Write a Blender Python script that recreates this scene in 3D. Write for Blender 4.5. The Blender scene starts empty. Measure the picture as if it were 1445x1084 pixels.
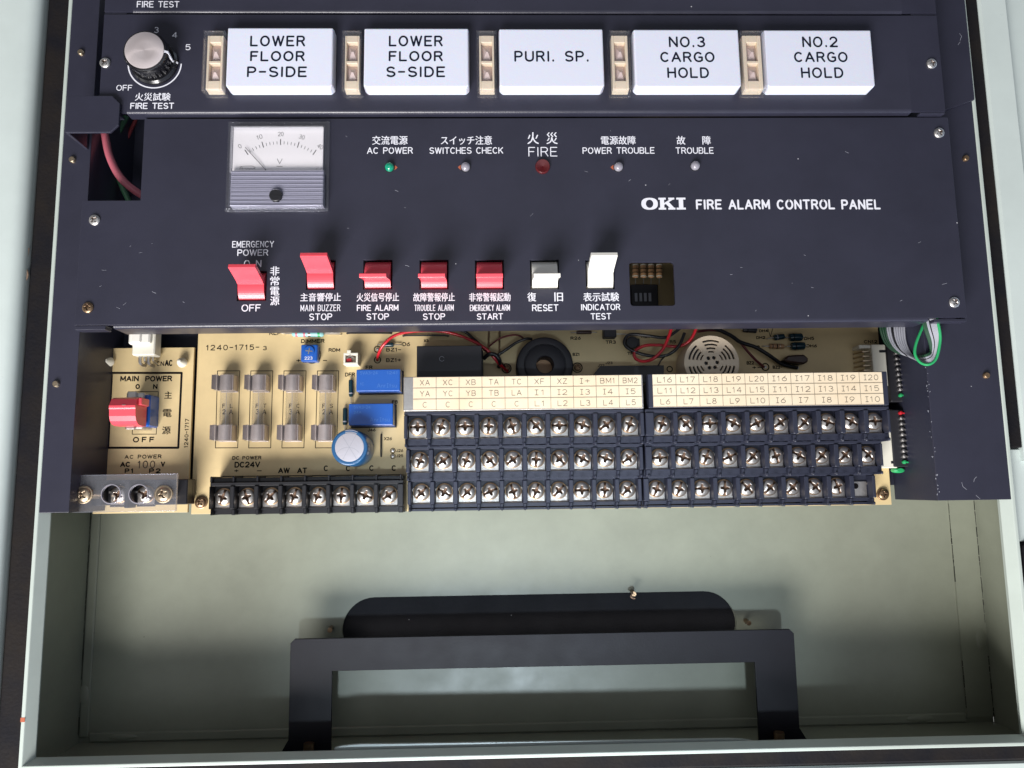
import bpy, math, random
from mathutils import Matrix, Vector
random.seed(7)
S = 0.001                                   # everything below is written in millimetres
SC = bpy.context.scene; COL = SC.collection
R = math.radians
# ------------------------------------------------------------------ camera
F = 1086.1; CX, CY = 722.5, 542.0; HC = 326.0
AX = Vector((0.99959021, 0.01119753, -0.02634433)); AY = Vector((-0.0145808, 0.99114768, -0.1319609)); AZ = Vector((0.02463349, 0.13229094, 0.99090479))
cd = bpy.data.cameras.new('camera'); cam = bpy.data.objects.new('camera', cd); COL.objects.link(cam)
cd.sensor_width = 36.0; cd.lens = 36.0 * F / 1445.0; cd.clip_start = 0.01; cd.clip_end = 30
cam.matrix_world = Matrix.Translation((0, 0, HC * S)) @ Matrix((AX, AY, AZ)).to_4x4()
SC.camera = cam
# ------------------------------------------------------------------ light of the room
w = bpy.data.worlds.new('World'); SC.world = w; w.use_nodes = True
wn = w.node_tree; bg = wn.nodes['Background']
# a dim room: the open side (towards -y) is lighter near eye level, overhead is dark
tc = wn.nodes.new('ShaderNodeTexCoord'); sx = wn.nodes.new('ShaderNodeSeparateXYZ'); wn.links.new(tc.outputs['Generated'], sx.inputs[0])
cz = wn.nodes.new('ShaderNodeValToRGB'); wn.links.new(sx.outputs[2], cz.inputs[0])
for p_, c_ in ((0.0, (1.9, 2.0, 2.1, 1)), (0.22, (1.7, 1.8, 1.9, 1)), (0.40, (0.55, 0.57, 0.62, 1)), (0.58, (0.15, 0.155, 0.175, 1)), (0.75, (0.075, 0.072, 0.078, 1)), (1.0, (0.042, 0.042, 0.046, 1))):
    if p_ in (0.0, 1.0): cz.color_ramp.elements[int(p_)].color = c_
    else: e_ = cz.color_ramp.elements.new(p_); e_.color = c_
mp = wn.nodes.new('ShaderNodeMapRange'); mp.inputs[1].default_value = -1; mp.inputs[2].default_value = 1; mp.inputs[3].default_value = 1.7; mp.inputs[4].default_value = 0.55
wn.links.new(sx.outputs[1], mp.inputs[0]); mw = wn.nodes.new('ShaderNodeVectorMath'); mw.operation = 'SCALE'; wn.links.new(cz.outputs[0], mw.inputs[0]); wn.links.new(mp.outputs[0], mw.inputs['Scale'])
mx_ = wn.nodes.new('ShaderNodeMapRange'); mx_.inputs[1].default_value = -1; mx_.inputs[2].default_value = 1; wn.links.new(sx.outputs[0], mx_.inputs[0])
tn = wn.nodes.new('ShaderNodeMix'); tn.data_type = 'RGBA'; wn.links.new(mx_.outputs[0], tn.inputs[0]); tn.inputs[6].default_value = (1.06, 1.0, 0.93, 1); tn.inputs[7].default_value = (0.84, 0.97, 1.18, 1)
mm = wn.nodes.new('ShaderNodeVectorMath'); mm.operation = 'MULTIPLY'; wn.links.new(mw.outputs[0], mm.inputs[0]); wn.links.new(tn.outputs[2], mm.inputs[1]); wn.links.new(mm.outputs[0], bg.inputs[0]); bg.inputs[1].default_value = 0.55
def area(name, loc, target, sx_, sy_, power, col, spread=180):
    l = bpy.data.lights.new(name, 'AREA'); l.shape = 'RECTANGLE'; l.size = sx_ * S; l.size_y = sy_ * S; l.energy = power; l.color = col; l.spread = R(spread)
    o = bpy.data.objects.new(name, l); COL.objects.link(o); o.location = Vector(loc) * S
    o.rotation_euler = (Vector(loc) - Vector(target)).to_track_quat('Z', 'Y').to_euler()
    return o
area('window_light', (-350, -900, 660), (0, 40, 0), 620, 600, 30.5, (1.0, 0.97, 0.95))
def spot(name, loc, target, power, ang, blend, rad, col):
    l = bpy.data.lights.new(name, 'SPOT'); l.energy = power; l.spot_size = R(ang); l.spot_blend = blend; l.shadow_soft_size = rad * S; l.color = col; l.specular_factor = 0.06
    o = bpy.data.objects.new(name, l); COL.objects.link(o); o.location = Vector(loc) * S; o.rotation_euler = (Vector(loc) - Vector(target)).to_track_quat('Z', 'Y').to_euler()
spot('patch_spot', (10, -350, 1050), (30, -64, -62), 21.0, 13.4, 0.40, 34, (0.74, 0.88, 1.0))  # added spot, shaped to make the bright patch around the back slot
SC.view_settings.view_transform = 'Standard'; SC.view_settings.look = 'None'; SC.view_settings.exposure = 0.13; SC.view_settings.gamma = 1

# ------------------------------------------------------------------ helpers: points
def P(px, py, z):
    d = Vector(((px - CX) / F, -(py - CY) / F, -1.0)); x, y, q = AX.dot(d), AY.dot(d), AZ.dot(d); t = (z - HC) / q
    return (x * t, y * t)
def Rc(x0, x1, y0, y1, z):                   # pixel box -> x0,x1,y0,y1 on height z
    ym, xm = (y0 + y1) / 2, (x0 + x1) / 2
    return P(x0, ym, z)[0], P(x1, ym, z)[0], P(xm, y1, z)[1], P(xm, y0, z)[1]
# ------------------------------------------------------------------ helpers: materials
def mat(name, col, rough=0.5, metal=0.0, bump=0.0, bscale=400, specks=0.0, var=0.0, coat=0.0, trans=0.0, spec=0.5, speck_col=(0.45, 0.45, 0.48), stain=None, stretch=None, sss=0.0):
    m = bpy.data.materials.new(name); m.use_nodes = True; nt = m.node_tree; b = nt.nodes['Principled BSDF']; L = nt.links.new
    b.inputs['Base Color'].default_value = (*col, 1); b.inputs['Roughness'].default_value = rough; b.inputs['Metallic'].default_value = metal
    b.inputs['Specular IOR Level'].default_value = spec; b.inputs['Coat Weight'].default_value = coat; b.inputs['Coat Roughness'].default_value = 0.15
    b.inputs['Transmission Weight'].default_value = trans
    if sss: b.inputs['Subsurface Weight'].default_value = sss; b.inputs['Subsurface Scale'].default_value = 0.002
    co = nt.nodes.new('ShaderNodeNewGeometry').outputs['Position']
    if stretch:
        mpn = nt.nodes.new('ShaderNodeMapping'); mpn.inputs['Scale'].default_value = stretch; L(co, mpn.inputs[0]); cst = mpn.outputs[0]
    else: cst = co
    cur = None
    if var or stain:
        n = nt.nodes.new('ShaderNodeTexNoise'); n.inputs['Scale'].default_value = 28; n.inputs['Detail'].default_value = 6; n.inputs['Roughness'].default_value = 0.65; L(co, n.inputs['Vector'])
        r = nt.nodes.new('ShaderNodeValToRGB'); L(n.outputs[0], r.inputs[0])
        lo = stain if stain else tuple(c * (1 - var) for c in col); hi = tuple(min(1, c * (1 + var)) for c in col)
        r.color_ramp.elements[0].position = 0.3; r.color_ramp.elements[1].position = 0.62
        r.color_ramp.elements[0].color = (*lo, 1); r.color_ramp.elements[1].color = (*(hi if not stain else col), 1); cur = r.outputs[0]
        rr_ = nt.nodes.new('ShaderNodeMapRange'); rr_.inputs[3].default_value = max(0.05, rough - 0.08); rr_.inputs[4].default_value = rough + 0.1
        n2 = nt.nodes.new('ShaderNodeTexNoise'); n2.inputs['Scale'].default_value = 90; n2.inputs['Detail'].default_value = 5; L(co, n2.inputs['Vector']); L(n2.outputs[0], rr_.inputs[0]); L(rr_.outputs[0], b.inputs['Roughness'])
    if specks:
        v = nt.nodes.new('ShaderNodeTexVoronoi'); v.inputs['Scale'].default_value = 130; L(co, v.inputs['Vector'])
        lt = nt.nodes.new('ShaderNodeMath'); lt.operation = 'LESS_THAN'; L(v.outputs['Distance'], lt.inputs[0]); lt.inputs[1].default_value = 0.036
        sp = nt.nodes.new('ShaderNodeSeparateColor'); L(v.outputs['Color'], sp.inputs[0])
        g = nt.nodes.new('ShaderNodeMath'); g.operation = 'LESS_THAN'; L(sp.outputs[0], g.inputs[0]); g.inputs[1].default_value = specks
        mu = nt.nodes.new('ShaderNodeMath'); mu.operation = 'MULTIPLY'; L(lt.outputs[0], mu.inputs[0]); L(g.outputs[0], mu.inputs[1])
        mx = nt.nodes.new('ShaderNodeMix'); mx.data_type = 'RGBA'; L(mu.outputs[0], mx.inputs[0])
        if cur: L(cur, mx.inputs[6])
        else: mx.inputs[6].default_value = (*col, 1)
        mx.inputs[7].default_value = (*speck_col, 1); cur = mx.outputs[2]
    if cur: L(cur, b.inputs['Base Color'])
    if bump:
        n = nt.nodes.new('ShaderNodeTexNoise'); n.inputs['Scale'].default_value = bscale; n.inputs['Detail'].default_value = 4; L(cst, n.inputs['Vector'])
        bp = nt.nodes.new('ShaderNodeBump'); bp.inputs['Strength'].default_value = bump; bp.inputs['Distance'].default_value = 0.0003; L(n.outputs[0], bp.inputs['Height']); L(bp.outputs[0], b.inputs['Normal'])
    return m
def clear_mat(name, tint=(0.93, 0.93, 0.95), rough=0.06, haze=0.0, base=0.06):
    m = bpy.data.materials.new(name); m.use_nodes = True; nt = m.node_tree; nt.nodes.clear(); L = nt.links.new
    o = nt.nodes.new('ShaderNodeOutputMaterial'); t = nt.nodes.new('ShaderNodeBsdfTransparent'); g = nt.nodes.new('ShaderNodeBsdfGlossy'); mx = nt.nodes.new('ShaderNodeMixShader'); lw = nt.nodes.new('ShaderNodeLayerWeight')
    t.inputs[0].default_value = (*tint, 1); g.inputs['Roughness'].default_value = rough; g.inputs[0].default_value = (0.95, 0.96, 1, 1); lw.inputs[0].default_value = 0.22
    mr = nt.nodes.new('ShaderNodeMapRange'); mr.inputs[3].default_value = base; mr.inputs[4].default_value = 0.28; L(lw.outputs['Fresnel'], mr.inputs[0]); L(mr.outputs[0], mx.inputs[0])
    if haze:
        d = nt.nodes.new('ShaderNodeBsdfDiffuse'); d.inputs[0].default_value = (0.75, 0.78, 0.85, 1); m2 = nt.nodes.new('ShaderNodeMixShader'); m2.inputs[0].default_value = haze
        L(t.outputs[0], m2.inputs[1]); L(d.outputs[0], m2.inputs[2]); L(m2.outputs[0], mx.inputs[1])
    else: L(t.outputs[0], mx.inputs[1])
    L(g.outputs[0], mx.inputs[2]); L(mx.outputs[0], o.inputs[0]); return m
M = {}
M['navy'] = mat('navy_paint', (0.025, 0.0255, 0.042), 0.31, bump=0.10, bscale=1500, specks=0.11, var=0.10)
M['navy_dusty'] = mat('dusty_navy_paint', (0.020, 0.022, 0.040), 0.50, bump=0.12, bscale=1200, specks=0.16, var=0.15)
M['pale'] = mat('shaded_box_enamel', (0.245, 0.262, 0.205), 0.36, bump=0.05, bscale=250, specks=0.06, var=0.09, speck_col=(0.10, 0.09, 0.07))  # same enamel as the rim, darkened to carry the box interior's shade
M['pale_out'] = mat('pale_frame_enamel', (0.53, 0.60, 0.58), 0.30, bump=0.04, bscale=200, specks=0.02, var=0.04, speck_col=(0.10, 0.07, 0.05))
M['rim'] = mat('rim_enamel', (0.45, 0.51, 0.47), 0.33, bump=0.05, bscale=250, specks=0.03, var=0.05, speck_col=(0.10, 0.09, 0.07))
M['weld'] = mat('seam_sealant', (0.40, 0.45, 0.38), 0.5, bump=0.5, bscale=500, var=0.1)
M['gasket'] = mat('black_gasket_foam', (0.007, 0.007, 0.010), 0.75, bump=0.6, bscale=700, specks=0.10, spec=0.15, speck_col=(0.25, 0.25, 0.25), stain=(0.018, 0.014, 0.011))
M['bracket'] = mat('darkened_bracket_navy', (0.004, 0.004, 0.008), 0.5, bump=0.12, bscale=1200, specks=0.05, var=0.15, spec=0.3)  # navy darkened to cancel the added spot's light on the bracket
M['backing'] = mat('dusty_black_board', (0.008, 0.008, 0.011), 0.85, bump=0.5, bscale=900, specks=0.6, speck_col=(0.35, 0.35, 0.38), var=0.3)
M['print'] = mat('white_print', (0.78, 0.79, 0.86), 0.6)
M['ink'] = mat('black_ink', (0.008, 0.007, 0.008), 0.7, spec=0.08)
M['ink_soft'] = mat('grey_typed_ink', (0.09, 0.07, 0.06), 0.8, spec=0.1)
M['tile_ink'] = mat('engraved_dark_paint', (0.008, 0.011, 0.024), 0.6, spec=0.1)
M['pcb'] = mat('tan_circuit_laminate', (0.63, 0.49, 0.26), 0.42, bump=0.08, bscale=600, var=0.09, stretch=None)
M['housing'] = mat('navy_terminal_plastic', (0.020, 0.023, 0.041), 0.42, bump=0.15, bscale=900, specks=0.04, var=0.12)
M['black'] = mat('black_plastic', (0.013, 0.013, 0.016), 0.40, bump=0.12, bscale=1200, specks=0.02)
M['blackm'] = mat('matt_black_plastic', (0.014, 0.014, 0.019), 0.55, bump=0.12, bscale=1200, specks=0.04)
M['nickel'] = mat('nickel_plate', (0.56, 0.53, 0.50), 0.33, 0.93, bump=0.25, bscale=900, var=0.16)
M['recess'] = mat('oxidised_recess', (0.10, 0.060, 0.040), 0.5, 0.8, bump=0.3, bscale=1500)
M['tin'] = mat('dull_tin', (0.58, 0.56, 0.54), 0.40, 1.0, bump=0.3, bscale=800, var=0.18)
M['brass'] = mat('yellowed_zinc', (0.52, 0.42, 0.30), 0.36, 1.0, bump=0.3, bscale=900, var=0.2)
M['brownscrew'] = mat('aged_brown_screw', (0.30, 0.20, 0.12), 0.35, 0.9, bump=0.3, bscale=900, var=0.25)
M['tile'] = mat('white_acrylic', (0.70, 0.73, 0.85), 0.22, bump=0.03, bscale=300, coat=0.3, sss=0.15)
M['cream'] = mat('cream_plastic', (0.90, 0.76, 0.58), 0.45, sss=0.1)
M['cream_light'] = mat('pale_cream_plastic', (0.72, 0.60, 0.45), 0.45, bump=0.05, var=0.05)
M['mauve'] = mat('lamp_lens', (0.62, 0.50, 0.48), 0.3)
M['card'] = mat('cream_label_card', (0.80, 0.70, 0.53), 0.7, bump=0.1, bscale=1500, stain=(0.74, 0.59, 0.40))
M['red'] = mat('red_plastic', (0.80, 0.075, 0.105), 0.36, bump=0.03, bscale=500, coat=0.2)
M['white'] = mat('white_plastic', (0.78, 0.76, 0.70), 0.32, bump=0.03, coat=0.2)
M['connector'] = mat('nylon_connector', (0.74, 0.72, 0.62), 0.4, var=0.04)
M['blue'] = mat('blue_plastic', (0.012, 0.095, 0.42), 0.30, bump=0.05, coat=0.2)
M['blue_lo'] = mat('blue_relay_print', (0.06, 0.18, 0.52), 0.5)
M['capblue'] = mat('blue_sleeve', (0.015, 0.09, 0.22), 0.28, coat=0.4)
M['alu'] = mat('spun_aluminium', (0.78, 0.70, 0.70), 0.30, 0.6)
M['aluflat'] = mat('brushed_can_top', (0.50, 0.49, 0.54), 0.42, 0.4, bump=0.2, bscale=600)
M['knob'] = mat('gloss_black_knob', (0.008, 0.008, 0.010), 0.16, coat=0.5)
M['dial'] = mat('dial_card', (0.93, 0.90, 0.91), 0.6)
M['clear'] = clear_mat('clear_acrylic', (0.985, 0.985, 0.99), 0.07, 0.012, 0.045)
M['cleart'] = clear_mat('clear_cover_plastic', (0.92, 0.92, 0.95), 0.10, 0.05, 0.05)
M['glass'] = clear_mat('fuse_glass', (0.93, 0.93, 0.93), 0.03, 0.015, 0.07)
M['ribbed'] = mat('ribbed_clear_plastic', (0.42, 0.42, 0.52), 0.14, 0.4, coat=0.6)
M['green'] = mat('green_lens', (0.004, 0.26, 0.15), 0.10, coat=0.8)
M['frost'] = mat('frosted_lens', (0.26, 0.25, 0.29), 0.16, coat=0.8)
M['redlens'] = mat('red_lens', (0.09, 0.008, 0.010), 0.22, coat=0.9)
M['orange'] = mat('orange_rust_smear', (0.40, 0.10, 0.045), 0.7)
M['wred'] = mat('red_wire', (0.46, 0.012, 0.022), 0.32, coat=0.2)
M['wpink'] = mat('faded_pink_wire', (0.50, 0.13, 0.17), 0.4)
M['wblack'] = mat('black_wire', (0.010, 0.010, 0.012), 0.32)
M['wgreen'] = mat('green_wire', (0.02, 0.33, 0.11), 0.38)
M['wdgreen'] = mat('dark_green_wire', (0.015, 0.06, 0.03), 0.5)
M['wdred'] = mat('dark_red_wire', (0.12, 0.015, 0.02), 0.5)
M['fcap'] = mat('tarnished_fuse_cap', (0.46, 0.40, 0.38), 0.38, 0.55, bump=0.5, bscale=900, var=0.2)
M['wgrey'] = mat('grey_wire', (0.34, 0.35, 0.40), 0.45)
M['brown'] = mat('brown_resin', (0.035, 0.014, 0.010), 0.35)
M['teal'] = mat('dark_teal_glass', (0.006, 0.030, 0.042), 0.2)
M['resist'] = mat('pale_blue_resistor', (0.26, 0.50, 0.50), 0.4)
M['tanres'] = mat('tan_resistor', (0.42, 0.24, 0.12), 0.45)
M['fibre'] = mat('dried_glue_strand', (0.30, 0.20, 0.14), 0.6)
M['edge'] = mat('bare_laminate_edge', (0.42, 0.30, 0.14), 0.7)
# spun aluminium: anisotropic look from fine concentric turning marks
nt = M['alu'].node_tree; b = nt.nodes['Principled BSDF']; b.inputs['Anisotropic'].default_value = 0.85
tg = nt.nodes.new('ShaderNodeTangent'); tg.direction_type = 'RADIAL'; tg.axis = 'Z'; nt.links.new(tg.outputs[0], b.inputs['Tangent'])

# ------------------------------------------------------------------ helpers: meshes
class MB:
    def __init__(s): s.v = []; s.f = []; s.m = []; s.sm = []
    def add(s, vs, fs, mi=0, smooth=False):
        k = len(s.v); s.v += [tuple(q) for q in vs]
        for f in fs: s.f.append(tuple(i + k for i in f)); s.m.append(mi); s.sm.append(smooth)
        return s
    def box(s, x0, x1, y0, y1, z0, z1, mi=0, ch=0.0):
        if x0 > x1: x0, x1 = x1, x0
        if y0 > y1: y0, y1 = y1, y0
        if z0 > z1: z0, z1 = z1, z0
        if ch <= 0:
            return s.add([(x0, y0, z0), (x1, y0, z0), (x1, y1, z0), (x0, y1, z0), (x0, y0, z1), (x1, y0, z1), (x1, y1, z1), (x0, y1, z1)],
                         [(3, 2, 1, 0), (4, 5, 6, 7), (0, 1, 5, 4), (1, 2, 6, 5), (2, 3, 7, 6), (3, 0, 4, 7)], mi)
        c = min(ch, (x1 - x0) / 2.1, (y1 - y0) / 2.1, (z1 - z0) / 1.1)
        def ring(x0, x1, y0, y1, z, c): return [(x0 + c, y0, z), (x1 - c, y0, z), (x1, y0 + c, z), (x1, y1 - c, z), (x1 - c, y1, z), (x0 + c, y1, z), (x0, y1 - c, z), (x0, y0 + c, z)]
        vs = ring(x0, x1, y0, y1, z0, c) + ring(x0, x1, y0, y1, z1 - c, c) + ring(x0 + c, x1 - c, y0 + c, y1 - c, z1, c * .42)
        fs = [tuple(range(7, -1, -1)), tuple(range(16, 24))]
        for a in (0, 8):
            for i in range(8): j = (i + 1) % 8; fs.append((a + i, a + j, a + 8 + j, a + 8 + i))
        return s.add(vs, fs, mi)
    def prism(s, pts, z0, z1, mi=0):            # ccw outline in xy
        n = len(pts); vs = [(x, y, z0) for x, y in pts] + [(x, y, z1) for x, y in pts]
        return s.add(vs, [tuple(range(n - 1, -1, -1)), tuple(range(n, 2 * n))] + [(i, (i + 1) % n, n + (i + 1) % n, n + i) for i in range(n)], mi)
    def profx(s, pts, x0, x1, mi=0, smooth=False):   # outline in yz swept along x
        n = len(pts); vs = [(x0, y, z) for y, z in pts] + [(x1, y, z) for y, z in pts]
        s.add(vs, [tuple(range(n)), tuple(range(2 * n - 1, n - 1, -1))], mi)
        return s.add(vs, [(i, n + i, n + (i + 1) % n, (i + 1) % n) for i in range(n)], mi, smooth)
    def lathe(s, cx, cy, prof, n=32, mi=0, smooth=True):   # prof: (r,z) from bottom to top
        vs = []; fs = []
        for r, z in prof:
            for i in range(n): a = 2 * math.pi * i / n; vs.append((cx + r * math.cos(a), cy + r * math.sin(a), z))
        for k in range(len(prof) - 1):
            for i in range(n): j = (i + 1) % n; fs.append((k * n + i, k * n + j, (k + 1) * n + j, (k + 1) * n + i))
        s.add(vs, fs, mi, smooth)
        if prof[-1][0] > 1e-6: s.add(vs[-n:], [tuple(range(n))], mi)
        if prof[0][0] > 1e-6: s.add(vs[:n], [tuple(range(n - 1, -1, -1))], mi)
        return s
    def cyl(s, cx, cy, r, z0, z1, n=24, mi=0): return s.lathe(cx, cy, [(r, z0), (r, z1)], n, mi)
    def tube(s, pts, r, n=8, mi=0, sub=6):
        p = [Vector(q) for q in pts]
        if sub > 1 and len(p) > 2:
            q = []
            for i in range(len(p) - 1):
                a, b, c, d = p[max(i - 1, 0)], p[i], p[i + 1], p[min(i + 2, len(p) - 1)]
                for k in range(sub):
                    t = k / sub; q.append(.5 * ((2 * b) + (c - a) * t + (2 * a - 5 * b + 4 * c - d) * t * t + (3 * b - a - 3 * c + d) * t ** 3))
            p = q + [p[-1]]
        vs = []; fs = []; up = Vector((0.013, 0.02, 1)).normalized()
        for i, q in enumerate(p):
            t = (p[min(i + 1, len(p) - 1)] - p[max(i - 1, 0)]).normalized(); a = t.cross(up)
            if a.length < .05: a = t.cross(Vector((1, 0, 0)))
            a.normalize(); b = a.cross(t)
            for k in range(n): an = 2 * math.pi * k / n; vs.append(q + a * math.cos(an) * r + b * math.sin(an) * r)
        for i in range(len(p) - 1):
            for k in range(n): j = (k + 1) % n; fs.append((i * n + k, i * n + j, (i + 1) * n + j, (i + 1) * n + k))
        s.add(vs, fs, mi, True); s.add(vs[:n], [tuple(range(n - 1, -1, -1))], mi); s.add(vs[-n:], [tuple(range(n))], mi); return s
    def ribbon(s, pts, w, z, mi=0, cap=True):      # flat stroke
        p = [Vector((a, b)) for a, b in pts]; n = len(p)
        if n < 2: return s
        d = [(p[i + 1] - p[i]).normalized() for i in range(n - 1)]
        Lf = []; Rt = []
        for i in range(n):
            if i == 0: nn = Vector((-d[0].y, d[0].x)); k = 1
            elif i == n - 1: nn = Vector((-d[-1].y, d[-1].x)); k = 1
            else:
                a = Vector((-d[i - 1].y, d[i - 1].x)); b = Vector((-d[i].y, d[i].x)); nn = a + b
                if nn.length < .3: nn = a; k = 1
                else: nn.normalize(); k = min(1 / max(nn.dot(a), .35), 1.8)
            Lf.append(p[i] + nn * w / 2 * k); Rt.append(p[i] - nn * w / 2 * k)
        if cap:
            e0 = -d[0] * w * .4; e1 = d[-1] * w * .4
            Lf = [Lf[0].lerp(Rt[0], .2) + e0] + Lf + [Lf[-1].lerp(Rt[-1], .2) + e1]; Rt = [Rt[0].lerp(Lf[1], .2) + e0] + Rt + [Rt[-1].lerp(Lf[-2], .2) + e1]; n += 2
        vs = [(q.x, q.y, z) for q in Lf] + [(q.x, q.y, z) for q in Rt]
        return s.add(vs, [(i + 1, i, n + i, n + i + 1) for i in range(n - 1)], mi)
    def mesh(s, name, mats, o=(0, 0, 0)):
        me = bpy.data.meshes.new(name); me.from_pydata([((x - o[0]) * S, (y - o[1]) * S, (z - o[2]) * S) for x, y, z in s.v], [], s.f)
        for m in (mats if isinstance(mats, (list, tuple)) else [mats]): me.materials.append(M[m])
        me.polygons.foreach_set('material_index', s.m); me.polygons.foreach_set('use_smooth', s.sm); me.update()
        if any(s.sm): me.set_sharp_from_angle(angle=R(38))
        return me
ORG = {}
def thing(name, label, cat, loc=(0, 0, 0), group=None):
    o = bpy.data.objects.new(name, None); o.empty_display_size = .005; COL.objects.link(o); o.location = Vector(loc) * S
    o['label'] = label; o['category'] = cat
    if group: o['group'] = group
    ORG[o.name] = tuple(loc); return o
def part(name, mb, mats, parent=None, bevel=0.0, local=False, loc=None, label=None, rot=0):
    """mb in scene millimetres (local=True: in the parent's own millimetres)"""
    og = (0, 0, 0) if local or parent is None else ORG[parent.name]
    me = mb if isinstance(mb, bpy.types.Mesh) else mb.mesh(name, mats, og)
    o = bpy.data.objects.new(name, me); COL.objects.link(o)
    if parent: o.parent = parent
    if loc: o.location = Vector(loc) * S
    o.rotation_euler.z = rot
    if bevel:
        bv = o.modifiers.new('bevel', 'BEVEL'); bv.width = bevel * S; bv.segments = 2; bv.limit_method = 'ANGLE'; bv.angle_limit = R(40)
    if label: o['label'] = label
    ORG[o.name] = og if not loc else tuple(og[i] + loc[i] for i in range(3))
    return o
def single(name, mb, mats, label, cat, loc, group=None, bevel=0.0):
    o = part(name, mb.mesh(name, mats, loc), None, None, bevel); o.location = Vector(loc) * S
    o['label'] = label; o['category'] = cat
    if group: o['group'] = group
    return o
def kids(o): return [c for c in COL.objects if c.parent == o]
def dup(o, loc, label=None, parent=None):
    c = o.copy(); COL.objects.link(c); c.parent = parent
    if loc is not None: c.location = Vector(loc) * S
    if label: c['label'] = label
    for k in kids(o): dup(k, None, None, c)
    if loc is not None: ORG[c.name] = tuple(loc)
    return c
def rr(x0, x1, y0, y1, r, n=6, corners=(1, 1, 1, 1)):
    out = []
    for (cx, cy, a0, k) in ((x1 - r, y0 + r, -90, 0), (x1 - r, y1 - r, 0, 1), (x0 + r, y1 - r, 90, 2), (x0 + r, y0 + r, 180, 3)):
        if corners[k] and r > 0:
            for i in range(n + 1): a = R(a0 + 90 * i / n); out.append((cx + r * math.cos(a), cy + r * math.sin(a)))
        else: out.append(((x1 if k < 2 else x0), (y0 if k in (0, 3) else y1)))
    return out
def circ(cx, cy, r, n=32): return [(cx + r * math.cos(2 * math.pi * i / n), cy + r * math.sin(2 * math.pi * i / n)) for i in range(n)]
def plate_mesh(outer, holes, z0, z1, bev=0.15, mats='navy', o=(0, 0, 0)):
    cu = bpy.data.curves.new('plate', 'CURVE'); cu.dimensions = '2D'; cu.fill_mode = 'BOTH'
    for pts in [outer] + list(holes):
        sp = cu.splines.new('POLY'); sp.points.add(len(pts) - 1); sp.use_cyclic_u = True
        for i, (x, y) in enumerate(pts): sp.points[i].co = (x - o[0], y - o[1], 0, 1)
    cu.extrude = (z1 - z0) / 2 - bev; cu.bevel_depth = bev; cu.bevel_resolution = 1; cu.offset = -bev
    ob = bpy.data.objects.new('plate', cu); COL.objects.link(ob); dg = bpy.context.evaluated_depsgraph_get()
    me = bpy.data.meshes.new_from_object(ob.evaluated_get(dg)); bpy.data.objects.remove(ob); bpy.data.curves.remove(cu)
    me.transform(Matrix.Scale(S, 4) @ Matrix.Translation((0, 0, (z0 + z1) / 2 - o[2])))
    me.materials.clear(); me.materials.append(M[mats])
    for p in me.polygons: p.use_smooth = False
    me.update(); return me
def head_mesh(r, h, combo, name='screw', mats=('nickel', 'recess')):
    mb = MB(); nr, na = 18, 64; vs = []; fs = []; mi = []
    def hz(x, y):
        q = math.hypot(x, y) / r; z = h * (0.30 + 0.70 * math.sqrt(max(0, 1 - (q * .97) ** 2))); dd = 0
        L = .56 * r
        for a, b in ((x, y), (y, x)):
            if abs(a) < (.235 - .13 * abs(b) / L) * r and abs(b) < L: dd = max(dd, .40 * r * (1 - .5 * abs(b) / L))
        if combo and abs(y) < .105 * r: dd = max(dd, .19 * r)
        return z, dd
    for i in range(nr + 1):
        q = r * (i / nr)
        for k in range(na):
            a = 2 * math.pi * k / na; x, y = q * math.cos(a), q * math.sin(a); z, dd = hz(x, y); vs.append((x, y, z - dd)); mi.append(dd > 0)
    for i in range(nr):
        for k in range(na):
            j = (k + 1) % na; f = (i * na + k, (i + 1) * na + k, (i + 1) * na + j, i * na + j); mb.add([vs[t] for t in f], [(0, 1, 2, 3)], 1 if sum(mi[t] for t in f) >= 2 else 0, True)
    mb.lathe(0, 0, [(r, 0), (r, vs[-1][2])], na, 0)
    me = mb.mesh(name, mats)
    import bmesh
    bm = bmesh.new(); bm.from_mesh(me); bmesh.ops.remove_doubles(bm, verts=bm.verts, dist=1e-6); bm.to_mesh(me); bm.free(); return me
HEAD = head_mesh(3.45, 1.9, True); HEADX = head_mesh(1, .55, False)
HEADX_N = head_mesh(2.3, 1.3, False, 'screw', ('tin', 'recess')); HEADX_B = head_mesh(2.3, 1.3, False, 'screw', ('brownscrew', 'recess')); HEADX_Y = head_mesh(3.0, 1.5, False, 'screw', ('brass', 'recess'))
def screw(parent, x, y, z, me, rot=None, name='screw'):
    og = ORG[parent.name]; o = part(name, me, None, parent, 0, True, (x - og[0], y - og[1], z - og[2])); o.rotation_euler = (random.uniform(-.06, .06), random.uniform(-.06, .06), random.uniform(0, 3.14) if rot is None else R(rot)); return o

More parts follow.
